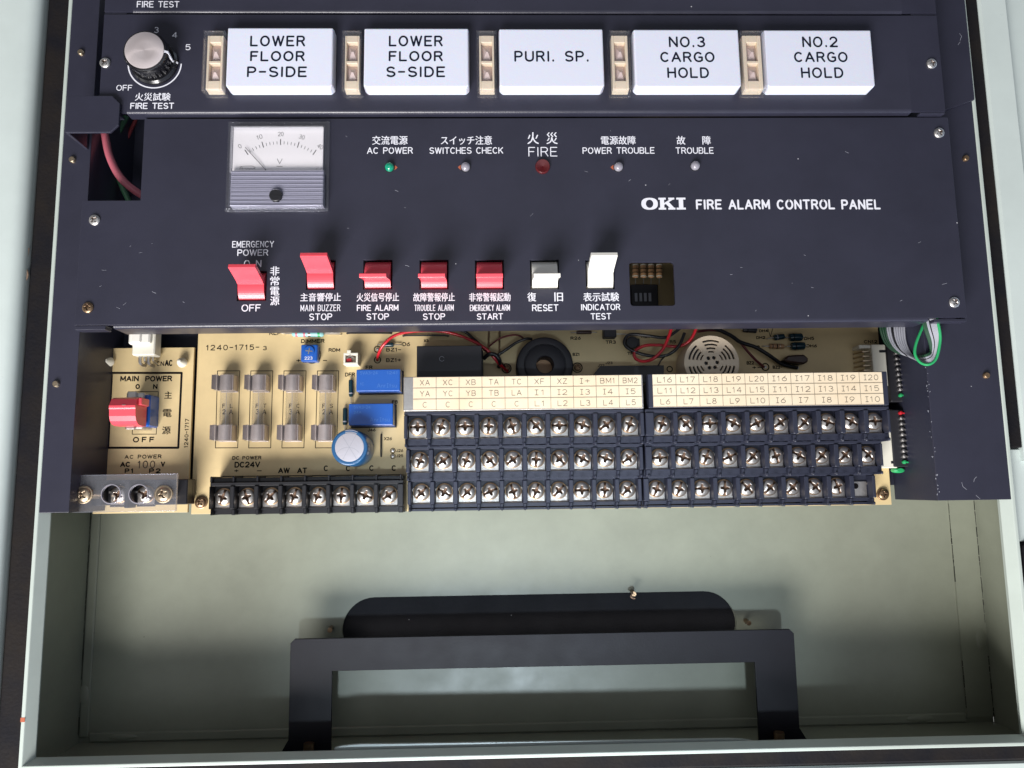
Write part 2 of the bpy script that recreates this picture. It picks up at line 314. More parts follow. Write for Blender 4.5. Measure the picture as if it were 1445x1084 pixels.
# ------------------------------------------------------------------ helpers: single-stroke lettering (cap height 6)
def arc(cx, cy, rx, ry, a0, a1, n=10): return [(cx + rx * math.cos(R(a0 + (a1 - a0) * i / n)), cy + ry * math.sin(R(a0 + (a1 - a0) * i / n))) for i in range(n + 1)]
G = {
 'A': (4.4, [[(0, 0), (2.2, 6), (4.4, 0)], [(.75, 2), (3.65, 2)]]),
 'B': (3.8, [[(0, 3.1), (2.4, 3.1)] + arc(2.4, 1.55, 1.4, 1.55, 90, -90) + [(0, 0), (0, 6), (2.3, 6)] + arc(2.3, 4.55, 1.25, 1.45, 90, -90)]),
 'C': (4, [arc(2.1, 3, 2.1, 3, 48, 312, 16)]), 'D': (3.9, [[(0, 0), (0, 6), (1.6, 6)] + arc(1.7, 3, 2.2, 3, 90, -90, 14) + [(0, 0)]]),
 'E': (3.5, [[(3.5, 6), (0, 6), (0, 0), (3.5, 0)], [(0, 3.1), (3, 3.1)]]), 'F': (3.3, [[(3.3, 6), (0, 6), (0, 0)], [(0, 3.1), (2.8, 3.1)]]),
 'G': (4.1, [arc(2.1, 3, 2.1, 3, 48, 270, 14) + [(3.0, 0), (4.1, .8), (4.1, 2.8), (2.5, 2.8)]]), 'H': (3.8, [[(0, 0), (0, 6)], [(3.8, 0), (3.8, 6)], [(0, 3.1), (3.8, 3.1)]]),
 'I': (0.4, [[(.2, 0), (.2, 6)]]), 'i': (2.2, [[(0, 6), (2.2, 6)], [(0, 0), (2.2, 0)], [(1.1, 0), (1.1, 6)]]), 'J': (2.8, [[(2.8, 6), (2.8, 1.6)] + arc(1.4, 1.5, 1.4, 1.5, 0, -180)]),
 'K': (3.8, [[(0, 0), (0, 6)], [(3.7, 6), (0, 2.3)], [(1.3, 3.6), (3.9, 0)]]), 'L': (3.3, [[(0, 6), (0, 0), (3.3, 0)]]),
 'M': (4.6, [[(0, 0), (0, 6), (2.3, 1.2), (4.6, 6), (4.6, 0)]]), 'N': (3.9, [[(0, 0), (0, 6), (3.9, 0), (3.9, 6)]]),
 'O': (4.4, [arc(2.2, 3, 2.2, 3, 90, 450, 26)]), 'P': (3.6, [[(0, 0), (0, 6), (2.1, 6)] + arc(2.1, 4.4, 1.5, 1.6, 90, -90) + [(0, 2.8)]]),
 'R': (3.8, [[(0, 0), (0, 6), (2.2, 6)] + arc(2.2, 4.5, 1.4, 1.5, 90, -90) + [(0, 3)], [(2.2, 3), (3.8, 0)]]),
 'S': (3.8, [arc(1.95, 4.5, 1.75, 1.5, 30, 270) + arc(1.95, 1.5, 1.9, 1.5, 90, -150)]), 'T': (4, [[(0, 6), (4, 6)], [(2, 6), (2, 0)]]),
 'U': (3.9, [[(0, 6), (0, 1.9)] + arc(1.95, 1.9, 1.95, 1.9, 180, 360) + [(3.9, 6)]]), 'V': (4.2, [[(0, 6), (2.1, 0), (4.2, 6)]]), 'W': (5.8, [[(0, 6), (1.5, 0), (2.9, 6), (4.3, 0), (5.8, 6)]]),
 'X': (4, [[(0, 6), (4, 0)], [(0, 0), (4, 6)]]), 'Y': (4.2, [[(0, 6), (2.1, 3), (4.2, 6)], [(2.1, 3), (2.1, 0)]]), 'Z': (3.8, [[(0, 6), (3.8, 6), (0, 0), (3.8, 0)]]),
 '0': (3.6, [arc(1.8, 3, 1.8, 3, 90, 450, 22)]), '1': (1.8, [[(0, 4.6), (1.1, 6), (1.1, 0)]]), '2': (3.7, [arc(1.85, 4.25, 1.75, 1.75, 165, -28) + [(0, 0), (3.7, 0)]]),
 '3': (3.6, [arc(1.75, 4.55, 1.6, 1.45, 150, -90) + arc(1.75, 1.55, 1.85, 1.55, 90, -150)]), '4': (3.9, [[(2.9, 0), (2.9, 6), (0, 1.7), (3.9, 1.7)]]),
 '5': (3.6, [[(3.3, 6), (.5, 6), (.25, 3.2)] + arc(1.75, 1.95, 1.85, 1.95, 130, -145)]), '6': (3.7, [[(3.0, 6), (.5, 3)] + arc(1.85, 1.85, 1.85, 1.85, 150, -210, 16)]),
 '7': (3.6, [[(0, 6), (3.6, 6), (1.2, 0)]]), '8': (3.6, [arc(1.8, 4.6, 1.45, 1.4, -90, 270, 16), arc(1.8, 1.6, 1.8, 1.6, 90, 450, 18)]), '9': (3.7, [[(.8, 0), (3.2, 3)] + arc(1.85, 4.15, 1.85, 1.85, -30, 330, 16)]),
 '.': (.6, [[(.3, 0), (.3, .45)]]), '-': (2.8, [[(0, 3), (2.8, 3)]]), '+': (3.6, [[(0, 3), (3.6, 3)], [(1.8, 1.2), (1.8, 4.8)]]), ',': (.6, [[(.4, .4), (0, -.8)]]), ' ': (2.2, []),
 'n': (2.6, [[(0, 0), (0, 3.6)], [(0, 2.8)] + arc(1.3, 2.5, 1.3, 1.1, 150, 0) + [(2.6, 0)]]), 'r': (1.8, [[(0, 0), (0, 3.6)], [(0, 2.6), (.8, 3.5), (1.8, 3.6)]]), 'j': (.6, [[(.3, 0), (.3, 3.6)], [(.3, 4.8), (.3, 5.3)]]),
 't': (1.8, [[(.8, 5.4), (.8, 0)], [(0, 3.6), (1.8, 3.6)]]), 's': (2.4, [arc(1.2, 2.7, 1.1, .9, 30, 270) + arc(1.2, .9, 1.2, .9, 90, -150)]), 'u': (2.6, [[(0, 3.6), (0, 1.2)] + arc(1.3, 1.2, 1.3, 1.2, 180, 360) + [(2.6, 3.6)], [(2.6, 3.6), (2.6, 0)]]),
}
def strokes(mb, txt, x0, x1, y0, y1, z, wd, track=1.5, rot90=False, mi=0):
    adv = 0; runs = []
    for ch in txt:
        wv, st = G[ch]; runs.append((adv, st)); adv += wv + track
    W = adv - track
    if rot90: lx, ly = (y1 - y0), (x1 - x0)
    else: lx, ly = (x1 - x0), (y1 - y0)
    lx -= wd; ly -= wd; sx_, sy_ = lx / max(W, .4), ly / 6; n = 0
    if W < .6: sx_ = sy_
    for a, st in runs:
        for s_ in st:
            n += 1; pts = [((a + x) * sx_ + wd / 2, y * sy_ + wd / 2) for x, y in s_]
            if rot90: pts = [(x1 - v, y0 + u) for u, v in pts]
            else: pts = [(x0 + u, y0 + v) for u, v in pts]
            run = [pts[0]]                      # split at sharp corners so that every stroke keeps its width
            for i in range(1, len(pts)):
                run.append(pts[i])
                if i < len(pts) - 1:
                    d0 = (Vector(pts[i]) - Vector(pts[i - 1])).normalized(); d1 = (Vector(pts[i + 1]) - Vector(pts[i])).normalized()
                    if d0.dot(d1) < .3: mb.ribbon(run, wd, z + .012 * (n % 4), mi); n += 1; run = [pts[i]]
            mb.ribbon(run, wd, z + .012 * (n % 4), mi)
def text(parent, txt, x0, x1, y0, y1, z, mt='print', wd=.36, track=1.5, name='lettering', rot90=False):
    """x0..y1: where the word stands (pixels of the reference), laid on height z"""
    a, b_, c, d = Rc(x0, x1, y0, y1, z); mb = MB(); strokes(mb, txt, a, b_, c, d, z + .04, wd, track, rot90)
    return part(name, mb, mt, parent)
def kanji(parent, txt, x0, x1, y0, y1, z, mt='print', off=0.0, name='lettering', gap=None):
    a, b_, c, d = Rc(x0, x1, y0, y1, z); cu = bpy.data.curves.new('kanji', 'FONT'); cu.body = txt; cu.offset = off; cu.resolution_u = 3
    ob = bpy.data.objects.new('kanji', cu); COL.objects.link(ob); dg = bpy.context.evaluated_depsgraph_get(); me = bpy.data.meshes.new_from_object(ob.evaluated_get(dg)); bpy.data.objects.remove(ob)
    xs = [v.co.x for v in me.vertices]; ys = [v.co.y for v in me.vertices]; og = ORG[parent.name]
    mx, nx, my, ny = max(xs), min(xs), max(ys), min(ys)
    for v in me.vertices:
        v.co = ((a + (v.co.x - nx) / (mx - nx) * (b_ - a) - og[0]) * S, (c + (v.co.y - ny) / (my - ny) * (d - c) - og[1]) * S, (z + .05 - og[2]) * S)
    import bmesh                                  # heavier strokes: a second pass a hair to the side
    bm = bmesh.new(); bm.from_mesh(me); g_ = bmesh.ops.duplicate(bm, geom=bm.verts[:] + bm.edges[:] + bm.faces[:])
    for v in g_['geom']:
        if isinstance(v, bmesh.types.BMVert): v.co += Vector((.13 * S, .05 * S, .015 * S))
    bm.to_mesh(me); bm.free()
    me.materials.clear(); me.materials.append(M[mt]); me.name = name
    return part(name, me, None, parent, local=True)
def line(mb, pts, z, wd, close=False):
    q = [P(a, b_, z) for a, b_ in pts]
    if close: q.append(q[0])
    for i in range(len(q) - 1): mb.ribbon([q[i], q[i + 1]], wd, z + .04 + .012 * (i % 2), cap=True)

# ================================================================== CABINET
ZR = -12.0; ZB = -62.0
cab = thing('cabinet', 'pale green steel cabinet box, open at the bottom below the circuit board', 'cabinet', (15, -20, ZB))
# back sheet with the wide slot
sl = Rc(482, 1040, 838, 930, ZB); slot = rr(sl[0], sl[1], sl[2], sl[3], 16, 10)
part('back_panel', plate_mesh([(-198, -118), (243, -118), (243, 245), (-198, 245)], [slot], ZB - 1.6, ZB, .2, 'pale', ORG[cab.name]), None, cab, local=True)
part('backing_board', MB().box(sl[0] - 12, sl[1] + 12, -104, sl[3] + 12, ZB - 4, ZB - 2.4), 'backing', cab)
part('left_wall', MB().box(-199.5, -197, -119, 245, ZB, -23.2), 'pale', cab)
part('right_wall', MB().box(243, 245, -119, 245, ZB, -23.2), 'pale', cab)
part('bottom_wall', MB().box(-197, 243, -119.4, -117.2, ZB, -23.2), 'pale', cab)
# rim: folded lip all round the opening, inner return 11 mm deep
ro = (-195.7, 230.6, -112.2, 245); t = 1.5
def sweep_y(prof, y0, y1):                    # closed outline in xz swept along y
    k = len(prof); vs = [(a_, y0, c_) for a_, c_ in prof] + [(a_, y1, c_) for a_, c_ in prof]
    area2 = sum(prof[i][0] * prof[(i + 1) % k][1] - prof[(i + 1) % k][0] * prof[i][1] for i in range(k)); f = [(i, k + i, k + (i + 1) % k, (i + 1) % k) for i in range(k)]; e0 = tuple(range(k)); e1 = tuple(range(2 * k - 1, k - 1, -1))
    if area2 < 0: f = [q_[::-1] for q_ in f]; e0 = e0[::-1]; e1 = e1[::-1]
    return MB().add(vs, f + [e0, e1])
cab_rim = []
x_ = ro[0]; cab_rim.append(sweep_y([(x_, -23), (x_, ZR), (x_ + t, ZR), (x_ + t + 2.9, -16.6), (x_ + t + 2.5, -17.4), (x_ + 1.3, -15), (x_ + 1.2, -23)], ro[2], ro[3]))
x_ = ro[1]; cab_rim.append(sweep_y([(x_, -23), (x_, ZR), (x_ - t, ZR), (x_ - t - 2.9, -16.6), (x_ - t - 2.5, -17.4), (x_ - 1.3, -15), (x_ - 1.2, -23)], ro[2], ro[3]))
y_ = ro[2]; cab_rim.append(MB().profx([(y_, -23), (y_ + 1.2, -23), (y_ + 1.3, -15), (y_ + t + 1.6, -17.6), (y_ + t + 1.9, -16.8), (y_ + t, ZR - .02), (y_ + .02, ZR - .02)], ro[0] + .3, ro[1] - .3))
for q_ in cab_rim[:2]: part('rim', q_, 'rim', cab, .3)
part('rim', cab_rim[2], 'rim', cab, .3)

fl = MB(); fl.box(-206, ro[0] - .02, -122, 245, -23.2, -21.8); fl.box(ro[1] + .02, 252, -122, 245, -23.2, -21.8); fl.box(ro[0] - .02, ro[1] + .02, -122, ro[2] - .02, -23.2, -21.8)
part('gasket_channel', fl, 'pale', cab)
part('gasket', MB().box(-207.5, ro[0] - .25, -126, 245, -21.8, -15.5, ch=1.2), 'gasket', cab, label='black foam gasket strip along the left rim')
part('gasket', MB().prism(rr(ro[1] + .15, 247, 14.0, 245, 2.5, 6, (1, 0, 0, 1)), -21.8, -15.5), 'gasket', cab, .6, label='black foam gasket strip along the upper right rim')
part('gasket', MB().prism(rr(ro[1] + 3.2, 247, -108, -28.0, 2.5, 6, (0, 1, 1, 0)), -21.8, -15.5), 'gasket', cab, .6, label='short black gasket strip at the lower right edge')
part('gasket', MB().box(ro[0] - .2, 250, -119.4, ro[2] - .25, -21.7, -16, ch=1.0), 'gasket', cab, label='black foam gasket strip below the bottom rim')
# outer frame
x = P(64, 0, -12)[0]
fr = MB(); n = 14; pr = []
for i in range(n + 1): a = math.pi * .5 * i / n; pr.append((-208.2 - 5 * (1 - math.sin(a)) * 0 + 0, 0))
prof = [(-207.9, -20), (-207.9, -14.5)] + [(-207.9 - 6 * (1 - math.cos(R(a))), -14.5 + 5.2 * math.sin(R(a))) for a in (15, 30, 45, 60, 75, 90)] + [(-219, -9.0), (-224, -9.4), (-232, -11), (-232, -20)]
vs = [(px_, -140, pz) for px_, pz in prof] + [(px_, 250, pz) for px_, pz in prof]; k = len(prof)
fr.add(vs, [(i, (i + 1) % k, k + (i + 1) % k, k + i) for i in range(k)], 0, True); fr.add(vs, [tuple(range(k - 1, -1, -1)), tuple(range(k, 2 * k))])
part('outer_frame', fr, 'pale_out', cab, label='rounded pale frame at the left edge')
xr0 = P(1381, 0, -14)[0]
fr = MB(); prof = [(xr0, -20), (xr0, -15), (xr0 + .8, -13.6), (xr0 + 12.5, -13.2), (xr0 + 13.3, -14.6), (xr0 + 14.5, -18), (xr0 + 60, -19), (xr0 + 60, -24), (xr0, -24)]
vs = [(px_, 8, pz) for px_, pz in prof] + [(px_, 250, pz) for px_, pz in prof]; k = len(prof)
fr.add(vs, [((i + 1) % k, i, k + i, k + (i + 1) % k) for i in range(k)]); fr.add(vs, [tuple(range(k)), tuple(range(2 * k - 1, k - 1, -1))])
part('outer_frame', fr, 'pale_out', cab, label='pale stepped frame at the upper right edge')
part('hinge_leaf', MB().box(232.4, 247, -27.6, 13.6, -21.7, -17.5, ch=.5), 'pale_out', cab)
part('outer_frame', MB().box(-230, 262, -140, -120.2, -24, -17.5, ch=.8), 'pale_out', cab, label='grey frame strip along the bottom edge')
# welded corner seams on the back sheet
se = MB(); se.box(-196.8, -192.4, -114.5, 240, ZB, ZB + 1.2, ch=.5); part('seam_flange', se, 'pale', cab)
se = MB(); se.box(229.5, 242.95, -114.5, 240, ZB, ZB + 1.3); part('seam_flange', se, 'pale', cab)
se = MB(); se.box(-192, 229, -116.8, -112.6, ZB, ZB + 1.1, ch=.5); part('seam_flange', se, 'pale', cab)
for (xx, yy, sx_, sy_) in ((-195.4, -95, 2.6, 5), (-176, -114.6, 7, 1.6), (239.6, -78, 2.6, 6), (206, -114.6, 7, 1.6)):
    mb = MB(); vs = []; fs = []
    for i in range(5):
        for j in range(14): a = 2 * math.pi * j / 14; q = math.cos(i / 4 * math.pi / 2); vs.append((xx + sx_ * q * math.cos(a), yy + sy_ * q * math.sin(a), ZB + 1.0 + .7 * math.sin(i / 4 * math.pi / 2)))
    for i in range(4):
        for j in range(14): fs.append((i * 14 + j, i * 14 + (j + 1) % 14, (i + 1) * 14 + (j + 1) % 14, (i + 1) * 14 + j))
    mb.add(vs, fs, 0, True); part('weld', mb, 'pale', cab)
# dark crack lines of the seams
cr_ = MB()
for (xx, y0, y1) in ((-197.0, -88, 0), (-197.0, -113, -101), (242.4, -70, 0), (242.4, -114, -86), (229.2, -110, -88), (229.2, -50, -12)):
    yq = y0
    while yq < y1: l_ = random.uniform(1, 5); cr_.ribbon([(xx, yq), (xx + random.uniform(-.1, .1), min(yq + l_, y1))], random.uniform(.2, .5), ZB + 1.36); yq += l_ + random.uniform(.1, .8)
part('seam_crack', cr_, 'ink', cab)['kind'] = 'stuff'
# pale strip added to stand for the light streak along the bottom wall
st = MB(); zE = -19.0; ex = [472, 480, 492, 510, 560, 980, 1030, 1048, 1060, 1068]; top = [1055.6, 1053.2, 1051.6, 1050.4, 1050.0, 1043.6, 1042.8, 1043.6, 1045.4, 1047.4]
pp = [P(a_, b__, zE) for a_, b__ in zip(ex, top)]
for i in range(len(pp) - 1): (ax_, ay_), (bx_, by_) = pp[i], pp[i + 1]; st.add([(ax_, ay_, zE), (bx_, by_, zE), (bx_, -111.2, zE), (ax_, -111.2, zE), (ax_, ay_, zE - 1.5), (bx_, by_, zE - 1.5)], [(3, 2, 1, 0), (0, 1, 5, 4)])
part('light_streak_strip', st, 'pale_out', cab)
for (px, py, tx, ty) in ((455, 875, 466, 889), (1061, 862, 1056, 879), (898, 822, 894, 838)):
    bx_, by_ = P(px, py, ZB); tx_, ty_ = P(tx, ty, ZB + 6)
    mb = MB(); mb.tube([(tx_ - (tx_ - bx_) * .15, ty_, ZB - .2), (tx_, ty_, ZB + 7)], 1.15, 12, sub=1); part('stud', mb, 'brownscrew', cab)
mb = MB(); mb.tube([P(893, 836, ZB + 7) + (ZB + 7,), P(890, 842, ZB + 8) + (ZB + 9,), P(896, 845, ZB + 8) + (ZB + 8,)], .35, 6); part('wire_stub', mb, 'fibre', cab)
# dried strand lying on the left gasket
pts = [P(px_, py_, -15) + (-15.1,) for px_, py_ in ((40, 350), (37, 376), (39, 388), (34, 404), (33, 440), (30, 470), (31, 476))]
single('glue_strand', MB().tube(pts, .42, 6), 'fibre', 'thin brown dried glue strand hanging down the left black gasket', 'strand', pts[3])
mb = MB(); mb.box(-195.9, -194.1, -93.4, -91.6, ZR + .02, ZR + .06); part('rust_chip', mb, 'orange', cab)

# ================================================================== CHASSIS
ZF = -12.25
ch = thing('chassis', 'navy painted sheet steel chassis holding the boards between both cabinet sides', 'chassis', (15, 60, -46))
yb = -8.3
part('left_flange', MB().prism([(-195.2, yb), (-181.5, yb), (-181.5, 244), (-195.2, 244)], ZF - 1.4, ZF), 'navy', ch, .25)
wl = MB(); wl.add([(-181.5, yb, ZF - .4), (-178.2, yb, -46), (-178.2, 244, -46), (-181.5, 244, ZF - .4), (-182.9, yb, ZF - 1), (-179.6, yb, -47), (-179.6, 244, -47), (-182.9, 244, ZF - 1)], [(0, 1, 2, 3), (7, 6, 5, 4), (0, 4, 5, 1), (3, 2, 6, 7)])
part('left_web', wl, 'navy', ch)
part('right_flange', MB().prism([(196, yb - .6), (229, yb - .6), (229, 244), (196, 244)], ZF - 1.4, ZF), 'navy', ch, .25)
wl = MB(); wl.add([(196, yb - .6, ZF - .4), (196, 244, ZF - .4), (194.6, 244, -46), (194.6, yb - .6, -46), (197.4, yb - .6, ZF - 1), (197.4, 244, ZF - 1), (196, 244, -47), (196, yb - .6, -47)], [(0, 1, 2, 3), (7, 6, 5, 4), (3, 7, 4, 0), (2, 1, 5, 6)])
part('right_web', wl, 'navy_dusty', ch)
bp_ = MB(); bp_.box(-178.2, 194.6, -2.0, 244, -47.2, -46); part('back_sheet', bp_, 'navy_dusty', ch)
for (px, py) in ((115, 75), (103, 226), (80, 542)):
    x_, y_ = P(px, py, ZF); mb = MB(); mb.lathe(0, 0, [(1.5, 0), (1.45, .9), (1.1, 1.3)], 14); og = ORG[ch.name]; part('rivet', mb, 'brass', ch, 0, True, (x_ - og[0], y_ - og[1], ZF - og[2]))
for (px, py) in ((1347, 79), (1362, 224), (1391, 530)):
    x_, y_ = P(px, py, ZF); mb = MB(); mb.lathe(0, 0, [(1.5, 0), (1.45, .9), (1.1, 1.3)], 14); og = ORG[ch.name]; part('rivet', mb, 'brownscrew', ch, 0, True, (x_ - og[0], y_ - og[1], ZF - og[2]))
# upper cover frame strips (sit on the flanges beside the zone rows)
yj = P(1340, 163, ZF)[1]; yk = P(1372, 143, ZF)[1]; xa = 209.5
part('upper_frame', MB().prism([(xa, yj), (229.3, yk), (229.3, 244), (xa, 244)], ZF + .02, ZF + 1.6), 'navy', ch, .25, label='navy side strip right of the window row, cut diagonally at its foot')
sc_ = MB()
for pts in ([(1357, 681), (1359, 687), (1364, 691)], [(1374, 680), (1375, 676), (1378, 673)], [(1377, 699), (1383, 704)], [(1352, 60), (1354, 54), (1351, 50)], [(1349, 66), (1352, 62)]): sc_.ribbon([P(a_, b__, ZF) for a_, b__ in pts], .14, ZF + .03 + (1.62 if pts[0][1] < 100 else 0))
for k in range(26):
    x_, y_ = P(1316 + random.uniform(-4, 3), random.uniform(515, 702), ZF); x_ = 196 + random.uniform(-.9, .9); sc_.ribbon([(x_, y_), (x_ + random.uniform(-.4, .4), y_ + random.uniform(.1, .7))], random.uniform(.1, .35), ZF + .05)
part('scratch', sc_, 'wgrey', ch)['kind'] = 'stuff'
# grey clip tab at the left
tabp = Rc(93, 168, 135, 187, 5)
tb = thing('clip_tab', 'dark grey bent metal tab with clipped corners over the left chassis edge', 'bracket', (tabp[0], tabp[2], 0))
x0, x1, y0, y1 = tabp; c = 3.4
part('face_plate', MB().prism([(x0, y0), (x1 - c, y0), (x1, y0 + c), (x1, y1 - c), (x1 - c, y1), (x0, y1)], 3.7, 5), 'navy', tb, .3)
part('side_leg', MB().box(x0, x0 + 1.3, y0, y1, -12.2, 3.7), 'navy', tb, .2)

# ================================================================== ZONE ROWS
ZZ = 3.0
yz0 = 164.6; yz1 = 211.4
xzl = P(143, 90, ZZ)[0]; xzr = P(1326, 70, ZZ)[0]
holes = []
LAMPX = [(283.7, 317.0), (480, 510.6), (671, 702.3), (859.6, 892.6), (1046, 1082.4)]
TILEX = [(317.8, 472.2), (511.6, 664), (703, 854.7), (893.7, 1047), (1078.4, 1235)]
zp = thing('zone_panel', 'navy panel row with rotary knob and five white illuminated name windows', 'panel', ((xzl + xzr) / 2, yz0, ZZ - 6))
def folded(parent, xl, xr, y0, y1, z, xa_, xb_, dep, mt='navy'):
    r = 1.5; pr = [(y1, z - 1.4), (y1, z), (y0 + r, z)] + [(y0 + r - r * math.sin(R(a)), z - r + r * math.cos(R(a))) for a in (12, 24, 36, 48, 60, 72, 84)] + [(y0, z - r), (y0, z - dep), (y0 + 1.2, z - dep), (y0 + 1.2, z - 1.6)]
    part('face_plate', MB().box(xl, xa_ - .02, y0 + .4, y1, z - 1.4, z).box(xb_, xr, y0 + .4, y1, z - 1.4, z).profx(pr[::-1], xa_, xb_, 0, True), mt, parent)
folded(zp, xzl, xzr, yz0, yz1, ZZ, -158.9, 190.6, 5.5)
part('end_lip', MB().box(xzl, -161.8, yz0 - .6, yz0 + .4, ZZ - 5, ZZ - .6), 'navy', zp, .2); part('end_lip', MB().box(194.8, xzr, yz0 - .6, yz0 + .4, ZZ - 5, ZZ - .6), 'navy', zp, .2)
zu = thing('zone_panel', 'navy panel row cut off by the top edge of the picture', 'panel', ((xzl + xzr) / 2, yz1, ZZ - 6))
folded(zu, xzl, xzr, 212.4, 244, ZZ, -158.6, 190.2, 5.5)
part('end_lip', MB().box(xzl, -161.4, 211.8, 212.8, ZZ - 5, ZZ - .6), 'navy', zu, .2); part('end_lip', MB().box(194.4, xzr, 211.8, 212.8, ZZ - 5, ZZ - .6), 'navy', zu, .2)
text(zu, 'FIRE TEST', 193.2, 253.2, 1.8, 10.8, ZZ, wd=.42)
for (px, py, pr_) in ((149, 89.5, zp), (1314, 90.5, zp)):
    x_, y_ = P(px, py, ZZ); screw(pr_, x_, y_, ZZ, HEADX_N)
x_, y_ = P(1283, 24, ZZ)
text(zp, '3', 217.6, 224, 38.4, 46.6, ZZ, wd=.3); text(zp, '4', 242.9, 250.3, 45.7, 53.6, ZZ, wd=.34); text(zp, '5', 261.6, 269, 62.7, 71, ZZ, wd=.34)
text(zp, 'OFF', 164.2, 186.8, 120, 128.2, ZZ, wd=.36); kanji(zp, '火災試験', 190.5, 240.4, 131.3, 142.4, ZZ); text(zp, 'FIRE TEST', 183.9, 245.8, 145.2, 154, ZZ, wd=.46)
# knob
kx, ky = P(218.5, 89.5, ZZ)
mb = MB(); ra = 11.6; mb.ribbon(arc(kx, ky, ra, ra, 184, 358, 40), .55, ZZ + .05); part('scale_arc', mb, 'print', zp)
kn = thing('selector_knob', 'round black rotary knob with bright spun metal cap left of the windows', 'knob', (kx, ky, ZZ))
mb = MB(); n = 28; prof = [(10.4, ZZ + .3), (10.4, ZZ + 1.4), (9.6, ZZ + 2.4)]
mb.lathe(kx, ky, prof, 48)
HK = 10.2; nf = 96; vs = []; fs = []
lv = [ZZ + 2.0, ZZ + 2.8, ZZ + 5, ZZ + HK - 3.0]
for li, z_ in enumerate(lv):
    for i in range(nf):
        a = 2 * math.pi * i / nf; q = 8.7 - .5 * li / 3 + (0.45 if (i % 4) in (0, 1) else -.15) * (0.4 if li == 0 else 1); vs.append((kx + q * math.cos(a), ky + q * math.sin(a), z_))
for l_ in range(3):
    for i in range(nf): j = (i + 1) % nf; fs.append((l_ * nf + i, l_ * nf + j, (l_ + 1) * nf + j, (l_ + 1) * nf + i))
mb.add(vs, fs); part('grip', mb, 'knob', kn)
mb = MB(); mb.lathe(kx, ky, [(8.4, ZZ + HK - 3.2), (9.35, ZZ + HK - 2.8), (9.55, ZZ + HK - 1.0), (9.1, ZZ + HK - .2), (8.5, ZZ + HK)], 56); part('collar', mb, 'knob', kn)
mb = MB(); mb.lathe(kx, ky, [(8.35, ZZ + HK - .3), (8.35, ZZ + HK + .25), (8.1, ZZ + HK + .4), (4, ZZ + HK + .38), (0.001, ZZ + HK + .36)], 64); part('cap', mb, 'alu', kn)
a = R(-3); mb = MB()
d_ = Vector((math.cos(a), math.sin(a), 0)); e_ = Vector((-math.sin(a), math.cos(a), 0)); k0 = Vector((kx, ky, 0))
q = [k0 + d_ * 8.6 + Vector((0, 0, ZZ + HK + .3)), k0 + d_ * 9.9 + Vector((0, 0, ZZ + HK - .6)), k0 + d_ * 9.9 + Vector((0, 0, ZZ + HK - 2)), k0 + d_ * 9.2 + Vector((0, 0, ZZ + 2.6)), k0 + d_ * 10.7 + Vector((0, 0, ZZ + 1.2))]
for i in range(len(q) - 1): mb.add([q[i] - e_ * .42, q[i] + e_ * .42, q[i + 1] + e_ * .42, q[i + 1] - e_ * .42], [(0, 1, 2, 3)]); mb.add([q[i] - e_ * .42 - d_ * .8, q[i] - e_ * .42, q[i + 1] - e_ * .42, q[i + 1] - e_ * .42 - d_ * .8, q[i] + e_ * .42 - d_ * .8, q[i] + e_ * .42, q[i + 1] + e_ * .42, q[i + 1] + e_ * .42 - d_ * .8], [(0, 1, 2, 3), (7, 6, 5, 4)])
part('pointer_line', mb, 'print', kn)
# windows + lamp holders
HT = 6.0
TT = [['LOWER', 'FLOOR', 'P-SIDE'], ['LOWER', 'FLOOR', 'S-SIDE'], ['PURI. SP.'], ['NO.3', 'CARGO', 'HOLD'], ['NO.2', 'CARGO', 'HOLD']]
TX = [[(353, 430.8), (353, 430.2), (348.6, 433.2)], [(548.7, 624.8), (548.5, 625), (544.7, 628.2)], [(725.7, 831.2)], [(943.7, 995), (931.6, 1008.3), (941.5, 1000.4)], [(1131.9, 1182), (1120.4, 1196), (1130.2, 1190)]]
TY = [(50.5, 65.8), (72.2, 86.8), (94, 109.2)]
TL = ['white name window reading LOWER FLOOR P-SIDE, leftmost of the row', 'white name window reading LOWER FLOOR S-SIDE', 'white name window reading PURI. SP. in the middle of the row', 'white name window reading NO.3 CARGO HOLD', 'white name window reading NO.2 CARGO HOLD, rightmost of the row']
